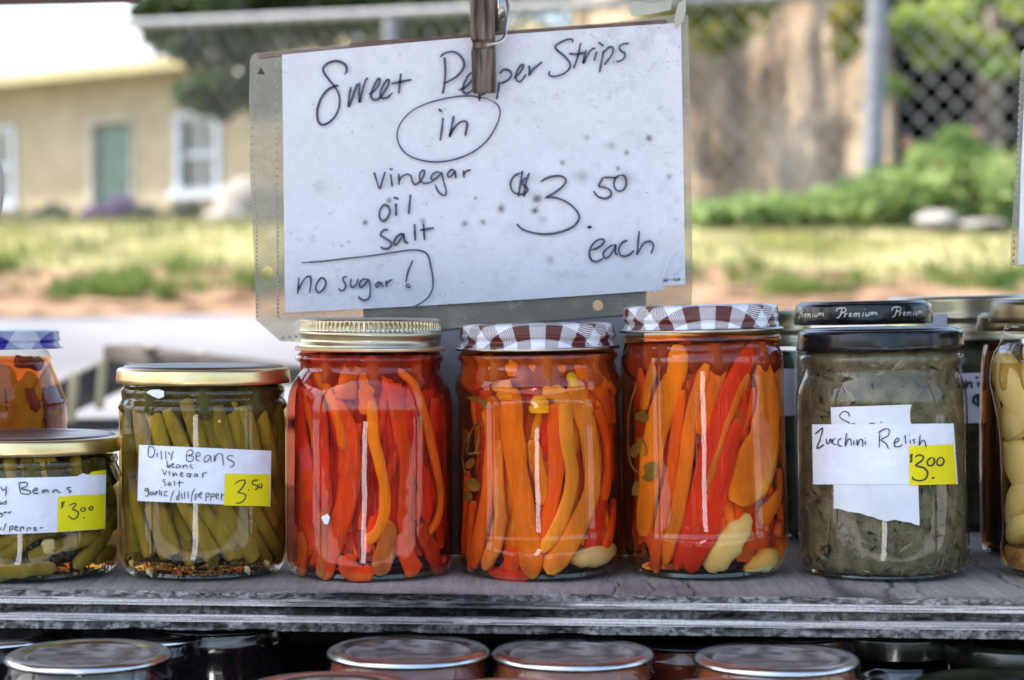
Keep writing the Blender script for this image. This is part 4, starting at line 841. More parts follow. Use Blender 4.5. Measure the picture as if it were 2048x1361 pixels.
clove(J1, [(97, 1078), (97, 1092), (96, 1108)], 28, 4, th=.006, m=mat('pearl_onion', (.5, .5, .44), (.62, .62, .56), scale=50), wprof=(.7, 1, 1, .7))
flakes(J1, 250, .003, .008, [(.20, .10, .03), (.12, .07, .02), (.36, .30, .12)], 25)
G = (0, 840, 4.0)
lab = obj('label', patch(outline([(-420, 500), (0, 468), (480, 458), (620, 452), (660, 428), (705, 440), (848, 435), (842, 873), (456, 900), (0, 918), (-430, 905)], *G, zig=.7), smap(J1, .0007)), m_paper, J1['t'], sharp=180)
obj('price_sticker', patch(outline([(462, 615), (842, 593), (840, 871), (459, 896)], *G), smap(J1, .0010)), m_yel, lab, sharp=180)
obj('price_sticker', patch(outline([(703, 441), (735, 416), (850, 400), (847, 434)], *G), smap(J1, .0009)), m_yel, lab, sharp=180)
obj('handwriting', ink_geo([[(6, 532), (20, 566), (46, 548)], [(50, 528), (49, 570), (43, 612)], [(150, 505), (165, 590)], [(145, 505), (210, 500), (215, 530), (170, 550), (240, 570), (230, 595), (165, 590)], [(265, 570), (300, 560), (285, 545), (262, 570), (280, 590), (310, 585)], [(370, 560), (340, 565), (345, 585), (380, 560), (385, 585)], [(420, 560), (425, 585), (440, 560), (460, 565), (470, 580), (490, 580)], [(570, 540), (535, 545), (550, 560), (570, 575), (545, 585)],
    [(0, 650), (5, 680), (22, 660), (28, 680)], [(58, 648), (35, 655), (52, 668), (35, 680)], [(5, 745), (-5, 760), (15, 745), (18, 770), (0, 780)], [(38, 735), (30, 750), (50, 735), (55, 750)], [(70, 735), (72, 748), (92, 730)], [(5, 860), (8, 885)], [(50, 825), (25, 890)], [(80, 850), (75, 900)], [(80, 855), (105, 850), (100, 875), (80, 878)], [(120, 870), (140, 860), (125, 850), (120, 880), (145, 885)], [(165, 855), (160, 900)], [(165, 860), (190, 860), (185, 880)], [(220, 860), (215, 895)], [(220, 865), (245, 865), (240, 880)], [(270, 880), (290, 870), (275, 860), (272, 885), (300, 885)], [(318, 868), (345, 862)]], *G, 2.2, smap(J1, .0013)), m_inkb, lab)
obj('handwriting', ink_geo([[(520, 655), (490, 665), (505, 690), (485, 705)], [(515, 650), (490, 710)], [(550, 685), (590, 670), (610, 680), (580, 715), (625, 735), (620, 775), (590, 795), (555, 775), (550, 765)], [(665, 700), (645, 720), (665, 735), (685, 715), (670, 698)], [(730, 690), (712, 710), (725, 725), (745, 705), (730, 690)], [(665, 785), (682, 783)]], *G, 2.4, smap(J1, .0013)), m_inkb, lab)

# ---------------------------------------------------------------- 6: zucchini relish
J6 = jar('relish_jar', 'jar of grey-green relish with a black lid and Zucchini Relish label', 1768, .975, [(150, 690), (153, 703), (161, 711), (163, 719), (158, 728), (153, 738), (154, 747), (160, 760), (166, 778), (169, 800), (170, 860), (170, 1000), (170, 1090), (168, 1118), (162, 1136), (152, 1144)], tilt=1.0, group=GRP)
lug_lid(J6, 163, 661, 701, m_blacklid, m_blacklid)
m_relish = mat('relish', (.075, .058, .028), (.19, .155, .080), scale=130, rough=.5, spec=.2, detail=7, bump=.5, bscale=220, lo=.32, hi=.68, stretch=(1, 1, .8))
def content(J, ztop, m, name='relish', amp=.0004):
    zs = np.linspace(1.0 + .0035, ztop, 40) - 1 + J['prof'][-1][1]; pr = [(0, zs[0])] + [(J['rin'](z) - .0004, z) for z in zs] + [(0, zs[-1])]
    return obj(name, lathe(pr, J['X'], J['Y'], 140, fr=lambda th, r, z: r - amp * 2 * fbm(th * 16, np.full_like(th, z * 900), 5))[:2], m, J['t'], sharp=180)
content(J6, 1.1125, m_relish, amp=.0007)
flakes(J6, 480, .004, .104, [(.012, .013, .008), (.022, .020, .010), (.04, .03, .015)], 61, size=(.0009, .0038), name='herb_flecks', inset=-.0006, aniso=2.2)
flakes(J6, 700, .004, .106, [(.15, .13, .07), (.10, .082, .04), (.22, .195, .115), (.12, .08, .04), (.17, .16, .075)], 62, size=(.0016, .0060), name='zucchini_shreds', inset=-.0003, aniso=3.2)
H = (1600, 790, 5.041)
tornb = [(340, 1135), (400, 1140), (480, 1168), (560, 1180), (620, 1190), (680, 1215), (740, 1228), (800, 1255), (880, 1272), (960, 1258), (1040, 1280), (1120, 1290), (1160, 1312), (1208, 1320)]
lab0 = obj('old_label', patch(outline([(310, 115), (1128, 100), (1112, 160), (1112, 230), (1195, 925), *tornb[::-1], (340, 905)], *H), smap(J6, .0004)), m_paper2, J6['t'], sharp=180)
obj('handwriting', ink_geo([[(500, 215), (490, 175), (440, 160), (400, 200), (430, 240), (490, 270), (505, 284)], [(520, 284), (560, 286)], [(700, 284), (760, 284)], [(820, 265), (822, 284)]], *H, 2.4, smap(J6, .0006)), m_pencil, lab0)
lab = obj('label', patch(outline([(122, 285), (1550, 300), (1592, 912), (132, 890)], *H, zig=.8), smap(J6, .0007)), m_paper, J6['t'], sharp=180)
obj('price_sticker', patch(outline([(1100, 516), (1550, 511), (1584, 910), (1105, 915)], *H), smap(J6, .0009)), m_yel, lab, sharp=180)
obj('handwriting', ink_geo([[(150, 385), (220, 325), (225, 350), (200, 440), (170, 525), (210, 510), (245, 490)], [(265, 430), (270, 480), (290, 475), (310, 430), (318, 480)], [(360, 425), (330, 445), (335, 485), (370, 490)], [(420, 430), (385, 450), (390, 500), (430, 510)], [(470, 375), (455, 510), (480, 450), (510, 440), (520, 505)], [(545, 450), (545, 500)], [(575, 440), (580, 505), (600, 450), (630, 450), (635, 520)], [(660, 460), (660, 500)], [(655, 428), (660, 434)],
    [(805, 380), (800, 530)], [(790, 380), (850, 345), (900, 350), (890, 410), (820, 450), (870, 490), (895, 545)], [(950, 490), (1000, 460), (985, 435), (955, 470), (960, 520), (1010, 520), (1035, 500)], [(1060, 405), (1070, 500)], [(1110, 450), (1115, 500)], [(1100, 410), (1108, 412)], [(1170, 450), (1140, 455), (1160, 480), (1150, 500)], [(1215, 405), (1205, 510), (1230, 470), (1260, 470), (1275, 535)]], *H, 2.2, smap(J6, .0012)), m_inkb, lab)
obj('handwriting', ink_geo([[(1140, 600), (1115, 620), (1130, 650), (1110, 680)], [(1130, 595), (1120, 690)], [(1160, 635), (1200, 610), (1245, 625), (1235, 665), (1170, 715), (1250, 740), (1290, 790), (1270, 850), (1210, 870), (1150, 855), (1135, 825)], [(1330, 635), (1290, 670), (1295, 715), (1340, 715), (1360, 670), (1340, 635)], [(1420, 635), (1385, 670), (1390, 715), (1435, 715), (1455, 670), (1425, 635)], [(1330, 850), (1360, 840)]], *H, 3.4, smap(J6, .0012)), m_inkb, lab)

# ---------------------------------------------------------------- 7: pale pickle at the right edge
J7 = jar('pickle_jar', 'tall jar of pale yellow pickle chunks at the right edge, brown-gold lid', 2142, .965, [(128, 640), (130, 652), (136, 662), (137, 670), (140, 684), (150, 700), (157, 725), (158, 760), (150, 800), (141, 850), (137, 900), (134, 1000), (132, 1060), (135, 1085), (135, 1110), (128, 1130), (116, 1142)], base_py=1142, group=GRP)
lug_lid(J7, 158, 597, 640, m_brownlid, m_brownlid)
fill(J7, 1.0 + .110, brine('amber_brine', (1.0, .74, .36), 16))
m_pk = mat('pale_pickle', (.70, .62, .34), (.82, .76, .52), scale=40, rough=.5, spec=.15, transl=.1)
rq = np.random.default_rng(77)
for pts, w_ in [([(1996, 715), (2030, 780), (2085, 830)], 84), ([(2008, 872), (2050, 815), (2130, 790)], 84), ([(2006, 880), (2042, 930), (2100, 965)], 92), ([(2018, 1050), (2050, 985), (2120, 950)], 66), ([(2024, 1070), (2060, 1050), (2120, 1060)], 50), ([(2060, 700), (2100, 710), (2160, 705)], 60), ([(2130, 780), (2180, 800), (2230, 790)], 110), ([(2140, 890), (2190, 910), (2240, 880)], 110), ([(2140, 1000), (2190, 1010), (2240, 1000)], 100)]:
    P = np.array([jmap(J7, a, b, .006) for a, b in cat_rom(np.array(pts, float), 14)])
    v, f, s_, u = strip_geo(P, J7['X'], J7['Y'], w_ * J7['k'], .011, ends=.75); obj('pickle_chunk', (v, f), m_pk, J7['t'])
fill_strips(J7, 12, [(.5, .42, .16)], (.02, .05), (.06, .1), 701, inset=(.008, .018), name='pickle_chunk', w_=(.016, .024), th=.010, m=m_bean)
core(J7, .105, (.30, .19, .05), (.50, .38, .14))
content(dict(J7, rin=lambda z: J7['rin'](z) - .0006), 1.013, mat('spice_sediment', (.20, .09, .03), (.42, .26, .12), scale=180, rough=.7), name='spice_sediment')
# ================================================================ second row on the shelf
GR = 'jars in the second row, behind the front ones'
def rear(name, label, cxp, D, hws, **kw):
    zb = at(cxp, 600, D)[2]; base = PY + F * 0                                # pixel row of the shelf at that depth
    lo, hi = 900., 1300.
    for _ in range(40):
        mid = (lo + hi) / 2
        if at(cxp, mid, D)[2] > 1.0: lo = mid
        else: hi = mid
    return jar(name, label, cxp, D, hws + [(hws[-1][0] - 4, lo - 22), (hws[-1][0] - 14, lo)], base_py=lo, group=GR, **kw)
# purple gingham lid, faceted shoulder
JP = rear('pepper_jar', 'faceted pepper jar with a purple and white gingham lid at the far left', -22, 1.085, [(112, 700), (118, 708), (122, 716), (120, 724), (124, 735), (136, 765), (148, 795), (152, 803), (150, 812), (152, 850), (152, 960)], gmat=m_glass)
ring_lid(JP, 139, 662, 697, m_gingp, m_gingp, wave=False)
fill(JP, 1.0 + .104, B_ORG)
for pts, w_, c in [([(70, 755), (40, 800), (25, 900)], 44, (.80, .34, .02)), ([(98, 745), (75, 800), (60, 900)], 44, (.82, .42, .02)), ([(0, 730), (0, 800), (5, 900)], 60, (.75, .26, .02)), ([(110, 800), (105, 900)], 28, (.40, .035, .012)), ([(30, 722), (84, 730)], 26, (.40, .05, .012))]: strip(JP, pts, w_, c, .001)
core(JP, .088, (.16, .02, .008), (.34, .06, .012))
fill_strips(JP, 22, [RED, ORG, AMB], (.01, .03), (.06, .085), 801, inset=(.006, .016), w_=(.008, .013))
# black Premium lid right behind the relish jar
JD = rear('relish_jar', 'jar under the black lid lettered Premium, hidden behind the relish jar', 1736, 1.068, [(118, 652), (122, 660), (128, 668), (124, 676), (132, 690), (138, 720), (139, 800), (139, 950)], tilt=1.2)
lid = lug_lid(JD, 135, 606, 648, m_blacklid, m_blacklid)
lid.name = 'premium_lid'
content(JD, 1.112, m_relish)
PR = [[(626, 232), (636, 205), (690, 193), (732, 204), (728, 232), (695, 246), (678, 244)], [(690, 200), (670, 270), (645, 302), (628, 296)], [(722, 256), (714, 298)], [(718, 276), (730, 260), (748, 254)], [(768, 280), (795, 266), (788, 252), (770, 268), (770, 292), (797, 286)], [(826, 250), (816, 297)], [(820, 270), (850, 252), (840, 294)], [(845, 270), (880, 252), (870, 290), (884, 290)], [(925, 245), (915, 288), (922, 286)], [(938, 208), (942, 212)], [(957, 245), (947, 282), (965, 286), (985, 262)], [(990, 243), (980, 283), (986, 282)], [(1012, 245), (1002, 282)], [(1006, 262), (1035, 246), (1026, 280)], [(1032, 262), (1070, 246), (1060, 276), (1082, 270)]]
rl = 135 * JD['k'] + .0003
def lidmap(px, py): return on_cyl(px, py, JD['X'] - .0010, JD['Y'], rl)
v0, f0 = ink_geo(PR, 1570, 580, 5.535, 2.4, lidmap)
for q in (0, 45, -45, 90, -90, 135, 180):
    a = R(q); c_, s_ = math.cos(a), math.sin(a); d = v0 - [JD['X'], JD['Y'], 0]
    v = np.stack([d[:, 0] * c_ - d[:, 1] * s_ + JD['X'], d[:, 0] * s_ + d[:, 1] * c_ + JD['Y'], v0[:, 2]], 1)
    o = obj('lettering', (v, f0), m_silverink, lid)
# gold lids behind the gap between the front jars
JA = rear('relish_jar', 'dark relish jar with a gold ring lid in the gap left of the relish jar', 1475, 1.135, [(128, 662), (132, 672), (138, 682), (142, 700), (148, 740), (149, 800), (149, 950)])
ring_lid(JA, 147, 622, 688, m_ring, m_goldtop, rimm=m_rim)
m_relishd = mat('dark_relish', (.020, .020, .009), (.07, .066, .028), scale=110, rough=.5, spec=.2, detail=6)
content(JA, 1.106, m_relishd)
obj('label', patch(outline([(1520, 738), (1600, 738), (1600, 832), (1520, 832)], 0, 0, 1), smap(JA, .0004)), m_paper, JA['t'], sharp=180)
JB = rear('relish_jar', 'big relish jar with a taped pale gold lid behind the right pair of jars', 1925, 1.185, [(128, 680), (132, 690), (140, 702), (148, 730), (150, 800), (150, 930)], tilt=1.5)
lb = ring_lid(JB, 142, 594, 676, m_ring, m_goldtop, rimm=m_rim)
content(JB, 1.114, m_relishd)
obj('tape', patch(outline([(1862, 627), (1905, 625), (1905, 655), (1862, 657)], 0, 0, 1), lambda px, py: on_cyl(px, py, JB['X'] - .002, JB['Y'], 142 * JB['k'] * 1.02)), mat('masking_tape', (.50, .50, .58), (.58, .58, .66), scale=30), lb)
lab = obj('label', patch(outline([(1800, 748), (1963, 746), (1968, 846), (1802, 850)], 0, 0, 1), smap(JB, .0004)), m_paper, JB['t'], sharp=180)
obj('price_sticker', patch(outline([(1962, 782), (1975, 782), (1978, 846), (1965, 847)], 0, 0, 1), smap(JB, .0006)), m_yel, lab, sharp=180)
K = (1850, 560, 4.005)
obj('handwriting', ink_geo([[(300, 800), (310, 870), (325, 830)], [(330, 800), (325, 870), (345, 830), (370, 820), (378, 870)], [(430, 815), (428, 860)], [(405, 785), (432, 782)], [(450, 920), (405, 930), (390, 970), (420, 1000), (450, 990), (440, 960), (410, 960)], [(435, 915), (430, 1025)], [(420, 935), (445, 1000)]], *K, 5, smap(JB, .0009)), m_inkb, lab)
# dark jar between
JC = rear('pickle_jar', 'narrow dark amber jar with a dark brown lid beside the pale pickle jar', 2052, 1.045, [(82, 690), (84, 700), (86, 712), (88, 740), (90, 800), (90, 960)])
lug_lid(JC, 96, 630, 662, m_brownlid, m_brownlid); fill(JC, 1.112, brine('dark_amber_brine', (.6, .35, .12), 60))
obj('filling', lathe([(0, 1.006), (.0205, 1.006), (.0205, 1.108), (0, 1.110)], JC['X'], JC['Y'], 24)[:2], mat('dark_pickle', (.02, .012, .006), (.05, .03, .012), scale=60), JC['t'])

# ================================================================ jars of jam on the lower shelf
m_jamr = mat('red_jam', (.12, .014, .008), (.28, .05, .02), scale=60, rough=.25, spec=.4, coat=.6); m_jamo = mat('amber_jam', (.18, .035, .012), (.36, .09, .025), scale=60, rough=.25, coat=.6)
m_jamb = mat('black_jam', (.004, .003, .004), (.014, .008, .010), scale=60, rough=.15, coat=.8); m_jamg = mat('green_pickle', (.012, .018, .006), (.03, .04, .012), scale=60, rough=.2, coat=.6)
def jam(label, cxp, D, zt, m_in, m_top, m_rg, r=.0365, group='jam jars with silver lids on the lower shelf', jd=1.0, tilt=0):
    x = (cxp - PX) / F * D; y = D + CAM[1]; t = thing('jam_jar', label, 'jar', (x, y, .885), group)
    h = zt
    obj('glass', lathe([(0, .8858), (r * .84, .8856), (r * .92, .887), (r * .95, .892), (r * .955, .93), (r * .985, h - .022), (r * .955, h - .0135), (r * .99, h - .0115), (r * .995, h - .0100), (r * .96, h - .0085), (r * .95, h - .0030)], x, y, 72)[:2], m_glass, t)
    obj('jam', lathe([(0, .888), (r * .88, .888), (r * .93, .893), (r * .95, h - .022), (r * .935, h - .0135), (r * .96, h - .0108), (r * .94, h - .0085), (r * .93, h - .0034), (0, h - .0033)], x, y, 64)[:2], m_in, t)
    rg = obj('lid_ring', lathe([(r * .955, h - .0036), (r * .985, h - .0036), (r * 1.0, h - .0031), (r * 1.0, h - .0024), (r * .99, h - .0014), (r * .965, h - .0007), (r * .93, h), (r * .87, h - .0002), (r * .79, h - .0012), (r * .775, h - .0020), (r * .77, h - .0020)], x, y, 128)[:2], m_rg, t, sharp=60)
    obj('lid_disc', lathe([(r * .769, h - .0021), (r * .76, h - .0017), (r * .73, h - .0012), (r * .70, h - .0012), (r * .68, h - .0019), (0, h - .0017)], x, y, 96)[:2], m_top, t, sharp=60); return t
ZL = .9812
jam('red jam jar, silver lid with pale dust, below the red pepper jar', 816, .866, ZL, m_jamr, m_dusty, m_silver)
jam('amber-red jam jar, silver lid, below the orange pepper jar', 1146, .866, ZL - .0010, m_jamo, m_dusty, m_silver)
jam('amber jam jar, silver lid, rightmost of the row under the red and orange pepper jar', 1554, .857, ZL - .0016, m_jamo, m_dusty, m_silver)
jam('black jam jar with a bright silver lid at the left of the lower shelf', 175, .858, ZL - .0005, m_jamb, m_dusty, m_silver)
jam('black jam jar half hidden behind the left black jam jar lid', 276, .936, .9775, m_jamb, m_dusty, m_silver)
jam('black jam jar cut off by the left edge under the shelf', -35, .930, .9775, m_jamb, m_dusty, m_silver)
jam('black jam jar with a black ring, furthest right of the dark ones', 437, .955, .9800, m_jamb, m_blacklid, m_blacklid)
jam('red jam jar nearest the camera, only its lid rim showing below the red jam lid', 655, .789, .9787, m_jamr, m_dusty, m_silver)
jam('red jam jar nearest the camera below the amber-red jam lid', 1030, .787, .9765, m_jamr, m_dusty, m_silver)
jam('red jam jar nearest the camera at the right of the nearest row', 1480, .787, .9765, m_jamr, m_dusty, m_silver)
jam('dark red jam jar in the shade behind the two right jam lids', 1370, .940, .9750, m_jamr, m_blacklid, m_blacklid)
jam('dark red jam jar in the shade furthest back on the lower shelf', 1580, .965, .9750, m_jamr, m_blacklid, m_blacklid)
m_grlid = mat('dark_green_lid', (.012, .016, .008), (.03, .036, .02), scale=60, rough=.22, spec=.6, coat=.5)
def plain(label, cxp, D, zt, r):
    x = (cxp - PX) / F * D; y = D + CAM[1]; t = thing('pickle_jar', label, 'jar', (x, y, .885), 'dark green jars on the lower shelf')
    obj('glass', lathe([(0, .8858), (r * .86, .8856), (r * .95, .892), (r * .96, zt - .025), (r * .88, zt - .016)], x, y, 64)[:2], m_glass, t)
    obj('filling', lathe([(0, .888), (r * .9, .888), (r * .93, .895), (r * .94, zt - .026), (r * .85, zt - .018)], x, y, 64)[:2], m_jamg, t)
    obj('lid', lathe([(r * .93, zt - .012), (r, zt - .0115), (r, zt - .003), (r * .98, zt - .0005), (r * .95, zt), (r * .86, zt - .0006), (r * .84, zt - .002), (r * .62, zt - .002), (r * .60, zt - .0012), (0, zt - .0012)], x, y, 96)[:2], m_grlid, t, sharp=60)
plain('dark green lidded jar at the right, under the shelf edge', 2060, .935, .9745, .043)
plain('dark green lidded jar at the lower right corner', 2030, .842, .9690, .043)
plain('dark jar in deep shade between the amber jam and the green lids', 1790, .955, .9755, .032)

# ================================================================ the board, the sign on it and the clothes peg
DB = 1.034; YB = DB + CAM[1]
def pl(px, py, off=0): return at(px, py, DB + off)
m_board = mat('grey_hardboard', (.15, .15, .15), (.24, .24, .245), scale=22, rough=.8, spec=.2, stretch=(1, 1, 2.5), bump=.2)
c1, c2, c3, c4 = pl(704, 97), pl(1318, 52), pl(1290, 640), pl(727, 640)
zbrd = 1.0
c3b = c3 + (c3 - c2) * (c3[2] - zbrd) / (c2[2] - c3[2]); c4b = c4 + (c4 - c1) * (c4[2] - zbrd) / (c1[2] - c4[2]); c3b[2] = c4b[2] = zbrd + .0003
def holed(outer, holes, th, nrm=(0, 1, 0)):
    bm = bmesh.new(); ed = []
    for lp in [outer] + holes:
        vs_ = [bm.verts.new(p) for p in lp]; ed += [bm.edges.new((vs_[i], vs_[(i + 1) % len(vs_)])) for i in range(len(vs_))]
    bmesh.ops.triangle_fill(bm, edges=ed, use_beauty=True, use_dissolve=False)
    g = bmesh.ops.extrude_face_region(bm, geom=bm.faces[:]); 
    for v in [e for e in g['geom'] if isinstance(e, bmesh.types.BMVert)]: v.co += Vector(nrm) * th
    bmesh.ops.recalc_face_normals(bm, faces=bm.faces[:]); bm.verts.index_update()
    v = np.array([q.co[:] for q in bm.verts]); f = [[q.index for q in p.verts] for p in bm.faces]; bm.free(); return v, f
def circ(px, py, r, off=0, n=18, sq=1): return [pl(px + r * math.cos(a) * sq, py + r * math.sin(a), off) for a in np.arange(n) * 2 * math.pi / n]
brd = thing('display_board', 'grey hardboard panel standing behind the jars that carries the sign', 'board', (float((c3b[0] + c4b[0]) / 2), YB, 1.0))
obj('panel', holed([c1, c2, c3b, c4b], [circ(1196, 611, 10.5)], .0032), m_board, brd, smooth=False)
m_be = mat('brown_board_edge', (.10, .055, .04), (.20, .13, .10), scale=60, rough=.8)
obj('edging', bar(c1 + [-.001, .0003, .0012], c2 + [.004, .0003, .0016], .0055, .0030, .0006), m_be, brd)
obj('edging', bar(pl(516, 113, -.0022), pl(703, 95, -.0006), .0014, .0024, .0004), mat('faded_edge', (.20, .13, .10), (.30, .22, .18), scale=60, rough=.8), brd)
obj('batten', bar(c4b * [1, 0, 1] + [.004, YB + .0033 + .006, .058], c3b * [1, 0, 1] + [-.004, YB + .0033 + .006, .058], .010, .012, .001), m_old, brd)

sign = thing('price_sign', 'handwritten Sweet Pepper Strips price sheet in a plastic sleeve', 'sign', tuple(pl(930, 600, -.002)))
def sfilm(name):
    m, t, o = nodes(name); L = t.links.new
    tr = N(t, 'ShaderNodeBsdfTransparent'); tr.inputs[0].default_value = (.93, .89, .80, 1)
    df = N(t, 'ShaderNodeBsdfDiffuse'); df.inputs[0].default_value = (.60, .56, .48, 1); tl = N(t, 'ShaderNodeBsdfTranslucent'); tl.inputs[0].default_value = (.62, .56, .44, 1)
    gl = N(t, 'ShaderNodeBsdfGlossy', Roughness=.12); fr = N(t, 'ShaderNodeFresnel', IOR=1.45)
    tc = N(t, 'ShaderNodeTexCoord'); nz = N(t, 'ShaderNodeTexNoise', Scale=60, Detail=6); L(tc.outputs['Object'], nz.inputs['Vector'])
    mr = N(t, 'ShaderNodeMapRange'); mr.inputs[1].default_value = .3; mr.inputs[2].default_value = .75; mr.inputs[3].default_value = .22; mr.inputs[4].default_value = .46; L(nz.outputs[0], mr.inputs[0])
    a = N(t, 'ShaderNodeMixShader'); a.inputs[0].default_value = .35; L(df.outputs[0], a.inputs[1]); L(tl.outputs[0], a.inputs[2])
    b = N(t, 'ShaderNodeMixShader'); L(mr.outputs[0], b.inputs[0]); L(tr.outputs[0], b.inputs[1]); L(a.outputs[0], b.inputs[2])
    bp = N(t, 'ShaderNodeBump', Strength=.3, Distance=.002); L(nz.outputs[0], bp.inputs['Height']); L(bp.outputs[0], gl.inputs['Normal'])
    c = N(t, 'ShaderNodeMixShader'); L(fr.outputs[0], c.inputs[0]); L(b.outputs[0], c.inputs[1]); L(gl.outputs[0], c.inputs[2]); L(c.outputs[0], o.inputs[0]); return m
m_film = sfilm('plastic_sleeve')
out = [(500, 122), (503, 112), (512, 107), (700, 88), (960, 66), (1200, 47), (1300, 36), (1362, 28), (1376, 32), (1380, 200), (1384, 420), (1385, 560), (1383, 618), (1200, 634), (900, 658), (600, 684), (560, 683), (512, 640), (510, 560), (500, 350), (498, 200)]
obj('sleeve', holed([pl(x, y, -.0012) for x, y in out], [[pl(522, 134, -.0012), pl(530, 150, -.0012), pl(514, 149, -.0012)], circ(535, 547, 15, -.0012, 9, .78)], .0003), m_film, sign, smooth=False)
# the stitched-looking perforations of the sleeve's margin
D_ = []
for k in range(64):
    t = k / 63
    for xa, xb, s in ((512, 514, 2.0), (553, 556, 2.4)):
        if (k % 2 == 0 or t > .5): p = [(xa + (xb - xa) * t + (-8 if xa == 512 and .1 < t < .6 else 0) * math.sin((t - .1) * 6.28) , 128 + 505 * t)]; x, y = p[0]; D_.append(([pl(x - s, y - s, -.0016), pl(x + s, y - s, -.0016), pl(x + s, y + s, -.0016), pl(x - s, y + s, -.0016)], [[0, 1, 2, 3]]))
for k in range(16): x = 566 + k * 13; y = 676 - k * 1.1; D_.append(([pl(x - 3, y - 2, -.0016), pl(x + 3, y - 2, -.0016), pl(x + 3, y + 2, -.0016), pl(x - 3, y + 2, -.0016)], [[0, 1, 2, 3]]))
obj('perforation', join(*D_), mat('perforation', (.25, .24, .22), (.36, .34, .31), scale=90, rough=.7), sign, smooth=False, kind='stuff')
# the sheet of paper: fine grid so that its stains, specks and creases are its own
nu, nv = 460, 300
U, Vv = np.meshgrid(np.linspace(0, 1, nu), np.linspace(0, 1, nv))
def edge(a, b, u): return a[0] + (b[0] - a[0]) * u, a[1] + (b[1] - a[1]) * u
TLp, TRp, BRp, BLp = (564, 110), (1362, 46), (1371, 577), (570, 626)
PXs = (TLp[0] * (1 - U) + TRp[0] * U) * (1 - Vv) + (BLp[0] * (1 - U) + BRp[0] * U) * Vv
PYs = (TLp[1] * (1 - U) + TRp[1] * U - 13 * np.sin(np.clip(U * 1.0, 0, 1) * 3.14) * .35) * (1 - Vv) + (BLp[1] * (1 - U) + BRp[1] * U + 3 * np.sin(U * 3.14)) * Vv
PYs = PYs + np.where((U > .945) & (Vv > .97), -8, 0)
base = np.array([.815, .80, .83])[None, None] * (1 + .05 * (fbm(PXs / 55, PYs / 55, 5) - .5) * 2)[..., None]
sm = np.clip(fbm(PXs / 22, PYs / 22, 6, 5) * 3 - 1.75, 0, 1) * (.3 + .7 * np.clip((PXs - 700) / 500, 0, 1))
base = base * (1 - .16 * sm[..., None] * np.array([1, 1, .92]))
for (x, y, r_, k_) in [(1002, 418, 9, .6), (1074, 398, 11, .62), (1070, 422, 8, .75), (1125, 326, 6, .45), (1298, 277, 8, .6), (1253, 305, 6, .5), (1174, 275, 7, .3), (1223, 292, 10, .3), (1236, 338, 6, .5), (966, 445, 7, .5), (930, 448, 7, .5), (951, 397, 4, .6), (731, 446, 6, .7), (846, 443, 7, .45), (778, 402, 7, .5), (1164, 355, 16, .25), (1250, 355, 14, .3), (1084, 440, 12, .2), (1338, 353, 7, .35), (1100, 520, 10, .25), (684, 492, 3, .5), (697, 484, 3, .45), (1330, 560, 4, .4), (640, 375, 16, .14), (625, 480, 9, .14), (800, 110, 5, .2)]:
    d2 = ((PXs - x) ** 2 + (PYs - y) ** 2) / r_ ** 2 * (.6 + .8 * vnoise(PXs / 4, PYs / 4, int(x))); base = base * (1 - min(k_ * 1.25, .85) * np.exp(-d2 * 1.6)[..., None] * np.array([1, 1, .98]))
sp = vnoise(PXs / 2.6, PYs / 2.6, 31) * vnoise(PXs / 37, PYs / 37, 32); base = base * np.where(sp > .80, .62, 1)[..., None]
cr = np.clip(1 - np.hypot((PXs - 1290) / 110, (PYs - 90) / 75), 0, 1); s2 = vnoise(PXs / 3.1, PYs / 3.1, 41); base = base * np.where((s2 > .93) & (cr > .2), .32, 1)[..., None] * (1 - .25 * np.clip(fbm(PXs / 30, PYs / 30, 44) * 2 - .9, 0, 1) * (cr > 0))[..., None]
fl = fbm(PXs / 16 + PYs / 40, PYs / 5, 51, 3); base = base * np.where((fl > .775) & (vnoise(PXs / 60, PYs / 60, 53) > .5), .84, 1)[..., None]
# mirrored print showing faintly through the sheet
ghost = (vnoise(PXs / 5, PYs * 0, 61) > .45) & (np.abs(PYs - (212 - (PXs - 1000) * .085)) < 11) & (PXs > 1005) & (PXs < 1262) & (vnoise(PXs / 24, PYs * 0, 62) > .3) & (vnoise(PXs / 6, PYs / 6, 63) > .35)
base = base * np.where(ghost, .93, 1)[..., None]
wav = .0006 * (fbm(PXs / 120, PYs / 120, 71) - .5) * 2 + .00025 * (fbm(PXs / 25, PYs / 25, 72) - .5) * 2 + .0012 * cr * (fbm(PXs / 30, PYs / 26, 73) - .5) * 2
d_ = DB - .0030 + wav
X_ = (PXs - PX) / F; Y_ = -(PYs - PY) / F; v1 = Y_ * math.sin(TH) + math.cos(TH); v2 = Y_ * math.cos(TH) - math.sin(TH); tt = d_ / v1
Pp = np.stack([CAM[0] + X_ * tt, CAM[1] + d_, CAM[2] + v2 * tt], -1)
m_sheet = mat('sign_paper', .97, 1.03, scale=300, rough=.5, spec=.35, attr=True, transl=.20)
obj('paper', (Pp.reshape(-1, 3), grid_faces(nu, nv)), m_sheet, sign, sharp=180, col=np.clip(base, .02, .88).reshape(-1, 3))
ps = lambda px, py: at(px, py, DB - .0046)
A_ = (560, 60, 4.862); B_ = (960, 0, 4.645); C_ = (560, 320, 4.253); E_ = (960, 320, 4.252)
m_mark = mat('marker_ink', (.040, .045, .080), (.075, .082, .135), scale=160, rough=.6)
def word(strokes, K, w_): obj('handwriting', ink_geo(strokes, *K, w_ * .86, ps), m_mark, sign, sharp=180)
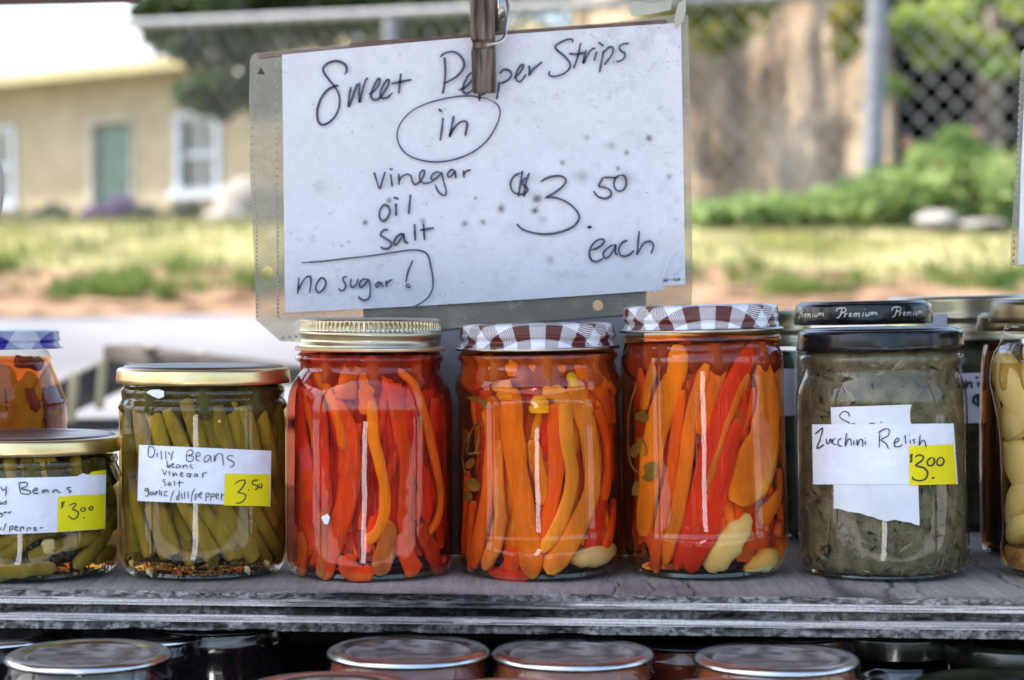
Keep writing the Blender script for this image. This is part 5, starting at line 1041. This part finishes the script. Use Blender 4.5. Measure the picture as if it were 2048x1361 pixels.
word([[(625, 435), (648, 400), (640, 350), (600, 318), (540, 305), (470, 325), (425, 365), (425, 410), (470, 480), (530, 550), (570, 620), (580, 690), (570, 770), (530, 850), (470, 905), (415, 925), (375, 895), (362, 820), (372, 740), (410, 650), (470, 580), (540, 548), (575, 545)],
      [(690, 555), (675, 640), (665, 745), (690, 700), (740, 560), (760, 520)], [(775, 510), (770, 600), (775, 705), (800, 600), (830, 500), (855, 465)], [(865, 630), (920, 590), (965, 520), (970, 478), (945, 490), (905, 570), (885, 640), (910, 680), (960, 670), (1010, 610), (1050, 540), (1060, 490), (1035, 495), (990, 570), (975, 640), (1000, 668), (1050, 655), (1095, 610)], [(1175, 425), (1165, 520), (1155, 620)], [(1085, 525), (1180, 505), (1280, 485)]], A_, 5.6)
word([[(1555, 265), (1610, 225), (1690, 215), (1750, 250), (1790, 320), (1775, 390), (1710, 460), (1610, 515), (1595, 512)], [(1600, 265), (1608, 400), (1600, 520), (1582, 625)], [(1735, 590), (1800, 560), (1860, 500), (1885, 440), (1860, 420), (1820, 460), (1785, 540), (1780, 595), (1810, 620), (1860, 595), (1910, 545)], [(1942, 560), (1940, 695)], [(1945, 570), (2000, 540), (2010, 600), (1950, 640)]], A_, 5.4)
word([[(180, 760), (170, 840), (155, 925)], [(182, 690), (220, 650), (275, 660), (290, 700), (260, 745), (190, 780)], [(310, 735), (360, 690), (395, 640), (400, 605), (370, 620), (335, 690), (340, 745), (375, 760), (410, 720), (430, 690)], [(455, 610), (460, 660), (455, 700), (490, 650), (580, 575)]], B_, 5.2)
word([[(855, 400), (860, 375), (830, 365), (770, 385), (710, 420), (700, 445), (730, 480), (790, 530), (835, 590), (830, 640), (780, 685), (710, 710), (660, 710), (640, 690), (650, 660)], [(935, 400), (910, 520), (870, 640)], [(825, 500), (900, 505), (970, 490)], [(985, 465), (970, 530), (960, 590), (1000, 510), (1040, 460), (1072, 452)], [(1085, 480), (1060, 570)], [(1100, 395), (1150, 430)], [(1150, 470), (1130, 570), (1110, 675)], [(1150, 490), (1200, 440), (1235, 450), (1230, 500), (1190, 560), (1155, 605)], [(1385, 405), (1330, 412), (1295, 440), (1310, 475), (1345, 500), (1340, 540), (1300, 570), (1265, 575)]], B_, 5.0)
word([[(2020, 668), (1930, 656), (1860, 645), (1780, 645), (1680, 655), (1560, 680), (1420, 720), (1290, 785), (1200, 870), (1150, 960), (1140, 1050), (1165, 1130), (1220, 1200), (1310, 1250), (1420, 1278), (1540, 1285), (1660, 1270), (1780, 1235), (1890, 1180), (1980, 1110), (2042, 1040), (2100, 940), (2134, 850), (2138, 775), (2100, 715), (2020, 676)]], A_, 3.6)
word([[(1585, 855), (1575, 960), (1558, 1080)], [(1540, 770), (1580, 800)], [(1690, 835), (1670, 940), (1648, 1045)], [(1652, 1030), (1690, 960), (1750, 900), (1800, 890), (1820, 920), (1800, 1035)]], A_, 5.2)
word([[(800, 105), (820, 170), (848, 245), (870, 180), (895, 100)], [(940, 120), (955, 230)], [(930, 75), (960, 85)], [(1010, 115), (1012, 215)], [(1014, 190), (1030, 150), (1075, 125), (1110, 135), (1125, 180), (1145, 210), (1180, 195), (1215, 150), (1230, 105), (1215, 90), (1190, 120), (1190, 170), (1220, 200), (1270, 195), (1310, 180)], [(1365, 110), (1330, 105), (1295, 130), (1285, 160), (1310, 170), (1360, 130), (1375, 110), (1390, 180), (1410, 250), (1410, 295), (1380, 300), (1340, 260), (1320, 210)], [(1480, 85), (1450, 90), (1425, 125), (1440, 150), (1475, 120), (1488, 95), (1495, 160)], [(1560, 90), (1565, 155)], [(1563, 130), (1580, 100), (1625, 85)]], C_, 4.6)
word([[(930, 400), (890, 385), (855, 420), (845, 480), (870, 520), (910, 500), (935, 440), (922, 398)], [(985, 370), (988, 480)], [(965, 320), (1010, 335)], [(1110, 295), (1095, 465)], [(920, 595), (880, 600), (855, 640), (880, 660), (930, 690), (950, 720), (920, 755), (880, 755), (855, 740)], [(1040, 625), (1000, 650), (970, 700), (985, 725), (1030, 670), (1050, 630), (1060, 690), (1090, 710)], [(1145, 545), (1150, 690)], [(1220, 540), (1230, 685)], [(1190, 600), (1250, 590), (1310, 580)]], C_, 5.4)
word([[(185, 875), (350, 865), (560, 840), (760, 818), (950, 790), (1090, 770), (1170, 770), (1230, 785), (1265, 830), (1285, 920), (1300, 1000), (1300, 1080), (1280, 1140), (1240, 1190), (1170, 1235), (1110, 1265)]], C_, 3.9)
word([[(160, 1000), (155, 1080), (150, 1145)], [(156, 1110), (190, 1040), (230, 995), (260, 1000), (262, 1060), (250, 1135)], [(385, 1020), (350, 1005), (315, 1050), (305, 1100), (330, 1130), (370, 1100), (390, 1050), (380, 1015)], [(570, 995), (540, 1000), (540, 1030), (560, 1070), (540, 1110), (510, 1110), (500, 1090)], [(605, 1010), (600, 1060), (615, 1085), (650, 1060), (665, 1010)], [(745, 1015), (700, 1020), (675, 1060), (690, 1085), (730, 1050), (755, 1020), (768, 1100), (760, 1170), (720, 1195), (680, 1180), (668, 1160)], [(850, 1035), (815, 1060), (825, 1085), (855, 1045), (880, 1085)], [(902, 1025), (908, 1080)], [(905, 1060), (930, 1030), (960, 1020)], [(1130, 855), (1090, 950), (1070, 1045)], [(1100, 1060), (1080, 1060), (1075, 1080), (1100, 1085), (1105, 1065)]], C_, 4.4)
word([[(350, 110), (290, 140), (260, 200), (275, 265), (320, 290), (370, 290), (405, 260), (390, 230), (362, 205), (370, 170), (395, 150)], [(362, 92), (345, 200), (325, 315)], [(420, 110), (390, 200), (375, 315)], [(515, 190), (560, 160), (640, 138), (705, 145), (730, 180), (700, 230), (620, 290), (552, 325)], [(552, 325), (620, 320), (720, 350), (800, 410), (840, 470), (835, 520), (790, 570), (700, 610), (590, 632), (470, 625), (370, 595), (325, 560), (312, 545)], [(1160, 155), (1100, 150), (1045, 152)], [(1045, 152), (1005, 228)], [(1005, 228), (1060, 235), (1110, 265), (1110, 310), (1060, 330), (1000, 310), (965, 265)], [(1190, 130), (1150, 160), (1140, 220), (1170, 265), (1220, 255), (1245, 200), (1230, 140), (1190, 130)], [(915, 575), (950, 568)], [(910, 572), (948, 578)]], E_, 5.0)
word([[(945, 770), (1010, 745), (1055, 700), (1040, 675), (990, 690), (945, 740), (930, 800), (950, 855), (1000, 865), (1050, 835)], [(1150, 720), (1100, 740), (1050, 790), (1060, 835), (1100, 820), (1140, 760), (1155, 725), (1150, 790), (1175, 810)], [(1255, 685), (1210, 705), (1180, 760), (1195, 810), (1240, 820), (1280, 800), (1310, 770)], [(1355, 605), (1345, 700), (1335, 810)], [(1338, 800), (1360, 760), (1400, 705), (1450, 695), (1475, 730), (1455, 800)]], E_, 5.0)
m_tape = mat('yellowed_tape', (.48, .46, .36), (.60, .57, .46), scale=60, rough=.4, transl=.4)
obj('tape', (np.array([at(x, y, DB - .0056 - .0004 * (i % 2)) for i, (x, y) in enumerate([(1258, 16), (1264, 4), (1276, 2), (1300, 8), (1320, 4), (1344, 0), (1342, 20), (1316, 26), (1290, 31), (1262, 32)])]), [list(range(10))]), m_tape, sign, smooth=False)
obj('tape', (np.array([at(x, y, DB - .0058) for x, y in [(1356, 8), (1371, -2), (1372, 20), (1366, 44), (1352, 58), (1348, 40)]]), [list(range(6))]), m_tape, sign, smooth=False)
m_scr = mat('pale_scuff', (.70, .68, .70), rough=.6)
obj('scuff', ink_geo([[(1480, 1120), (1560, 1000), (1590, 880), (1640, 800), (1690, 780)], [(1640, 980), (1690, 920), (1730, 880)]], *E_, 3.0, lambda a, b: at(a, b, DB - .0047)), m_scr, sign)

# clothes peg
m_peg = mat('weathered_peg_wood', (.05, .038, .030), (.25, .195, .15), scale=210, rough=.95, spec=.04, lo=.38, hi=.62, stretch=(1, 1, .07), bump=.5, bscale=300)
m_steel = mat('spring_steel', (.45, .43, .38), (.62, .60, .54), scale=90, rough=.3, metal=1)
peg = thing('clothes_peg', 'weathered wooden clothes peg clipped over the top of the sign', 'clothes peg', tuple(at(978, 60, DB - .01)))
dpg = DB - .0062; ang = R(-14)
def pegpt(a, b, c): return at(977 + a * math.cos(ang) + 3900 * 0, b, 1.0) * 0 + at(977 + a, b, dpg - c)
def arm(sgn, d_jaw, d_tail, th):
    pr = [(190, 0), (150, 0), (105, 0), (101, .45), (90, .45), (86, 0), (20, 0), (-60, 0), (-120, .15)]; V = []; Fc = []; hw = 22.5 * 1.02 / F
    for y, notch in pr:
        u = (190 - y) / 310; dd = d_jaw + (d_tail - d_jaw) * np.clip(u * 1.2 - .2, 0, 1); c = at(977 + (190 - y) * -.004, y, DB); c[1] = CAM[1] + DB
        f_ = dd - sgn * th * (1 - notch) if sgn > 0 else dd + th * (1 - notch); b_ = dd
        q = [(-hw, f_), (hw, f_), (hw, b_), (-hw, b_)]
        for xx, dpt in q: V.append([c[0] + xx * math.cos(ang) - (dpt - DB) * math.sin(ang) * 1.0, CAM[1] + dpt + xx * math.sin(ang), c[2]])
    k = len(pr)
    for i in range(k - 1):
        for j in range(4): Fc.append([i * 4 + j, i * 4 + (j + 1) % 4, (i + 1) * 4 + (j + 1) % 4, (i + 1) * 4 + j])
    Fc += [[3, 2, 1, 0], [(k - 1) * 4 + j for j in range(4)]]
    bm = bmesh.new(); vs_ = [bm.verts.new(v) for v in V]; [bm.faces.new([vs_[i] for i in f]) for f in Fc]; bmesh.ops.recalc_face_normals(bm, faces=bm.faces[:])
    bmesh.ops.bevel(bm, geom=bm.edges[:], offset=.0004, segments=1, affect='EDGES'); bm.verts.index_update(); v = np.array([q.co[:] for q in bm.verts]); f = [[q.index for q in p.verts] for p in bm.faces]; bm.free(); return v, f
obj('arm', arm(1, DB - .0064, DB - .0130, .0060), m_peg, peg, smooth=False)
obj('arm', arm(-1, DB + .0064, DB + .0125, .0060), m_peg, peg, smooth=False)
cc = at(1006, 15, DB - .002)
coil = [cc + np.array([.0006 * i / 8 - .002, .0026 * math.cos(i * .785), .0050 * math.sin(i * .785)]) for i in range(41)]
obj('spring', join(tube(coil, .0009, 7), tube(cat_rom([cc + [.0012, -.001, .0046], at(1016, 20, DB - .006), at(1012, 60, DB - .010), at(1007, 78, DB - .0128), at(994, 86, DB - .0142), at(974, 91, DB - .0138)], 26), .0009, 8), tube(cat_rom([cc + [-.002, .003, .004], at(1004, 60, DB + .012), at(980, 90, DB + .0134)], 12), .0009, 8)), m_steel, peg)

# neighbouring sign sleeves that just enter the frame
s2 = thing('price_sign', 'plastic sleeve with a punched margin entering the frame at the right edge', 'sign', tuple(at(2100, 530, 1.0)), 'neighbouring price signs cut by the frame')
d2 = 1.0
def q2(x, y, o=0): return at(x, y, d2 + o)
obj('sleeve', holed([q2(*p) for p in [(2043, 104), (2048, 98), (2140, 92), (2700, 60), (2700, 500), (2100, 534), (2021, 531), (2023, 460), (2034, 300)]], [], .0003), m_film, s2, smooth=False)
obj('paper', (np.array([q2(*p, -.0008) for p in [(2053, 112), (2690, 75), (2690, 492), (2036, 530), (2042, 330)]]), [[0, 1, 2, 3, 4]]), m_paper2, s2, smooth=False)
obj('perforation', join(*[(np.array([q2(2041 - 14 * t - 2, 150 + 370 * t, -.0006), q2(2041 - 14 * t + 2, 150 + 370 * t, -.0006), q2(2041 - 14 * t + 2, 155 + 370 * t, -.0006), q2(2041 - 14 * t - 2, 155 + 370 * t, -.0006)]), [[0, 1, 2, 3]]) for t in np.linspace(0, 1, 30)]), mat('perforation_dark', (.20, .19, .17), (.3, .28, .26), scale=90), s2, smooth=False, kind='stuff')
b2 = thing('display_board', 'grey board beyond the right edge that holds the neighbouring sign', 'board', tuple(at(2400, 1000, 1.003)))
p_, q_ = q2(2110, 80, .002), q2(2680, 1140, .002); obj('panel', box(p_[0], q_[0], CAM[1] + d2 + .0015, CAM[1] + d2 + .0047, 1.0003, p_[2]), m_board, b2, smooth=False)
s3 = thing('price_sign', 'curled sleeve corner of a sign just entering at the left edge', 'sign', tuple(at(-60, 450, .97)), 'neighbouring price signs cut by the frame')
cl = [(x, y) for x, y in [(-500, 290), (-20, 300), (0, 318), (7, 350), (8, 385), (4, 420), (-4, 460), (-500, 480)]]
obj('sleeve', holed([at(x, y, .97 - .002 * max(0, (x + 60) / 60)) for x, y in cl], [], .0004), mat('grey_card', (.22, .19, .17), (.30, .27, .25), scale=30, rough=.7), s3, smooth=False)
pz = at(-200, 480, .972); obj('stand', box(pz[0] - .012, pz[0] + .012, pz[1] + .001, pz[1] + .007, 1.0003, pz[2] + .03), m_old, s3, smooth=False)
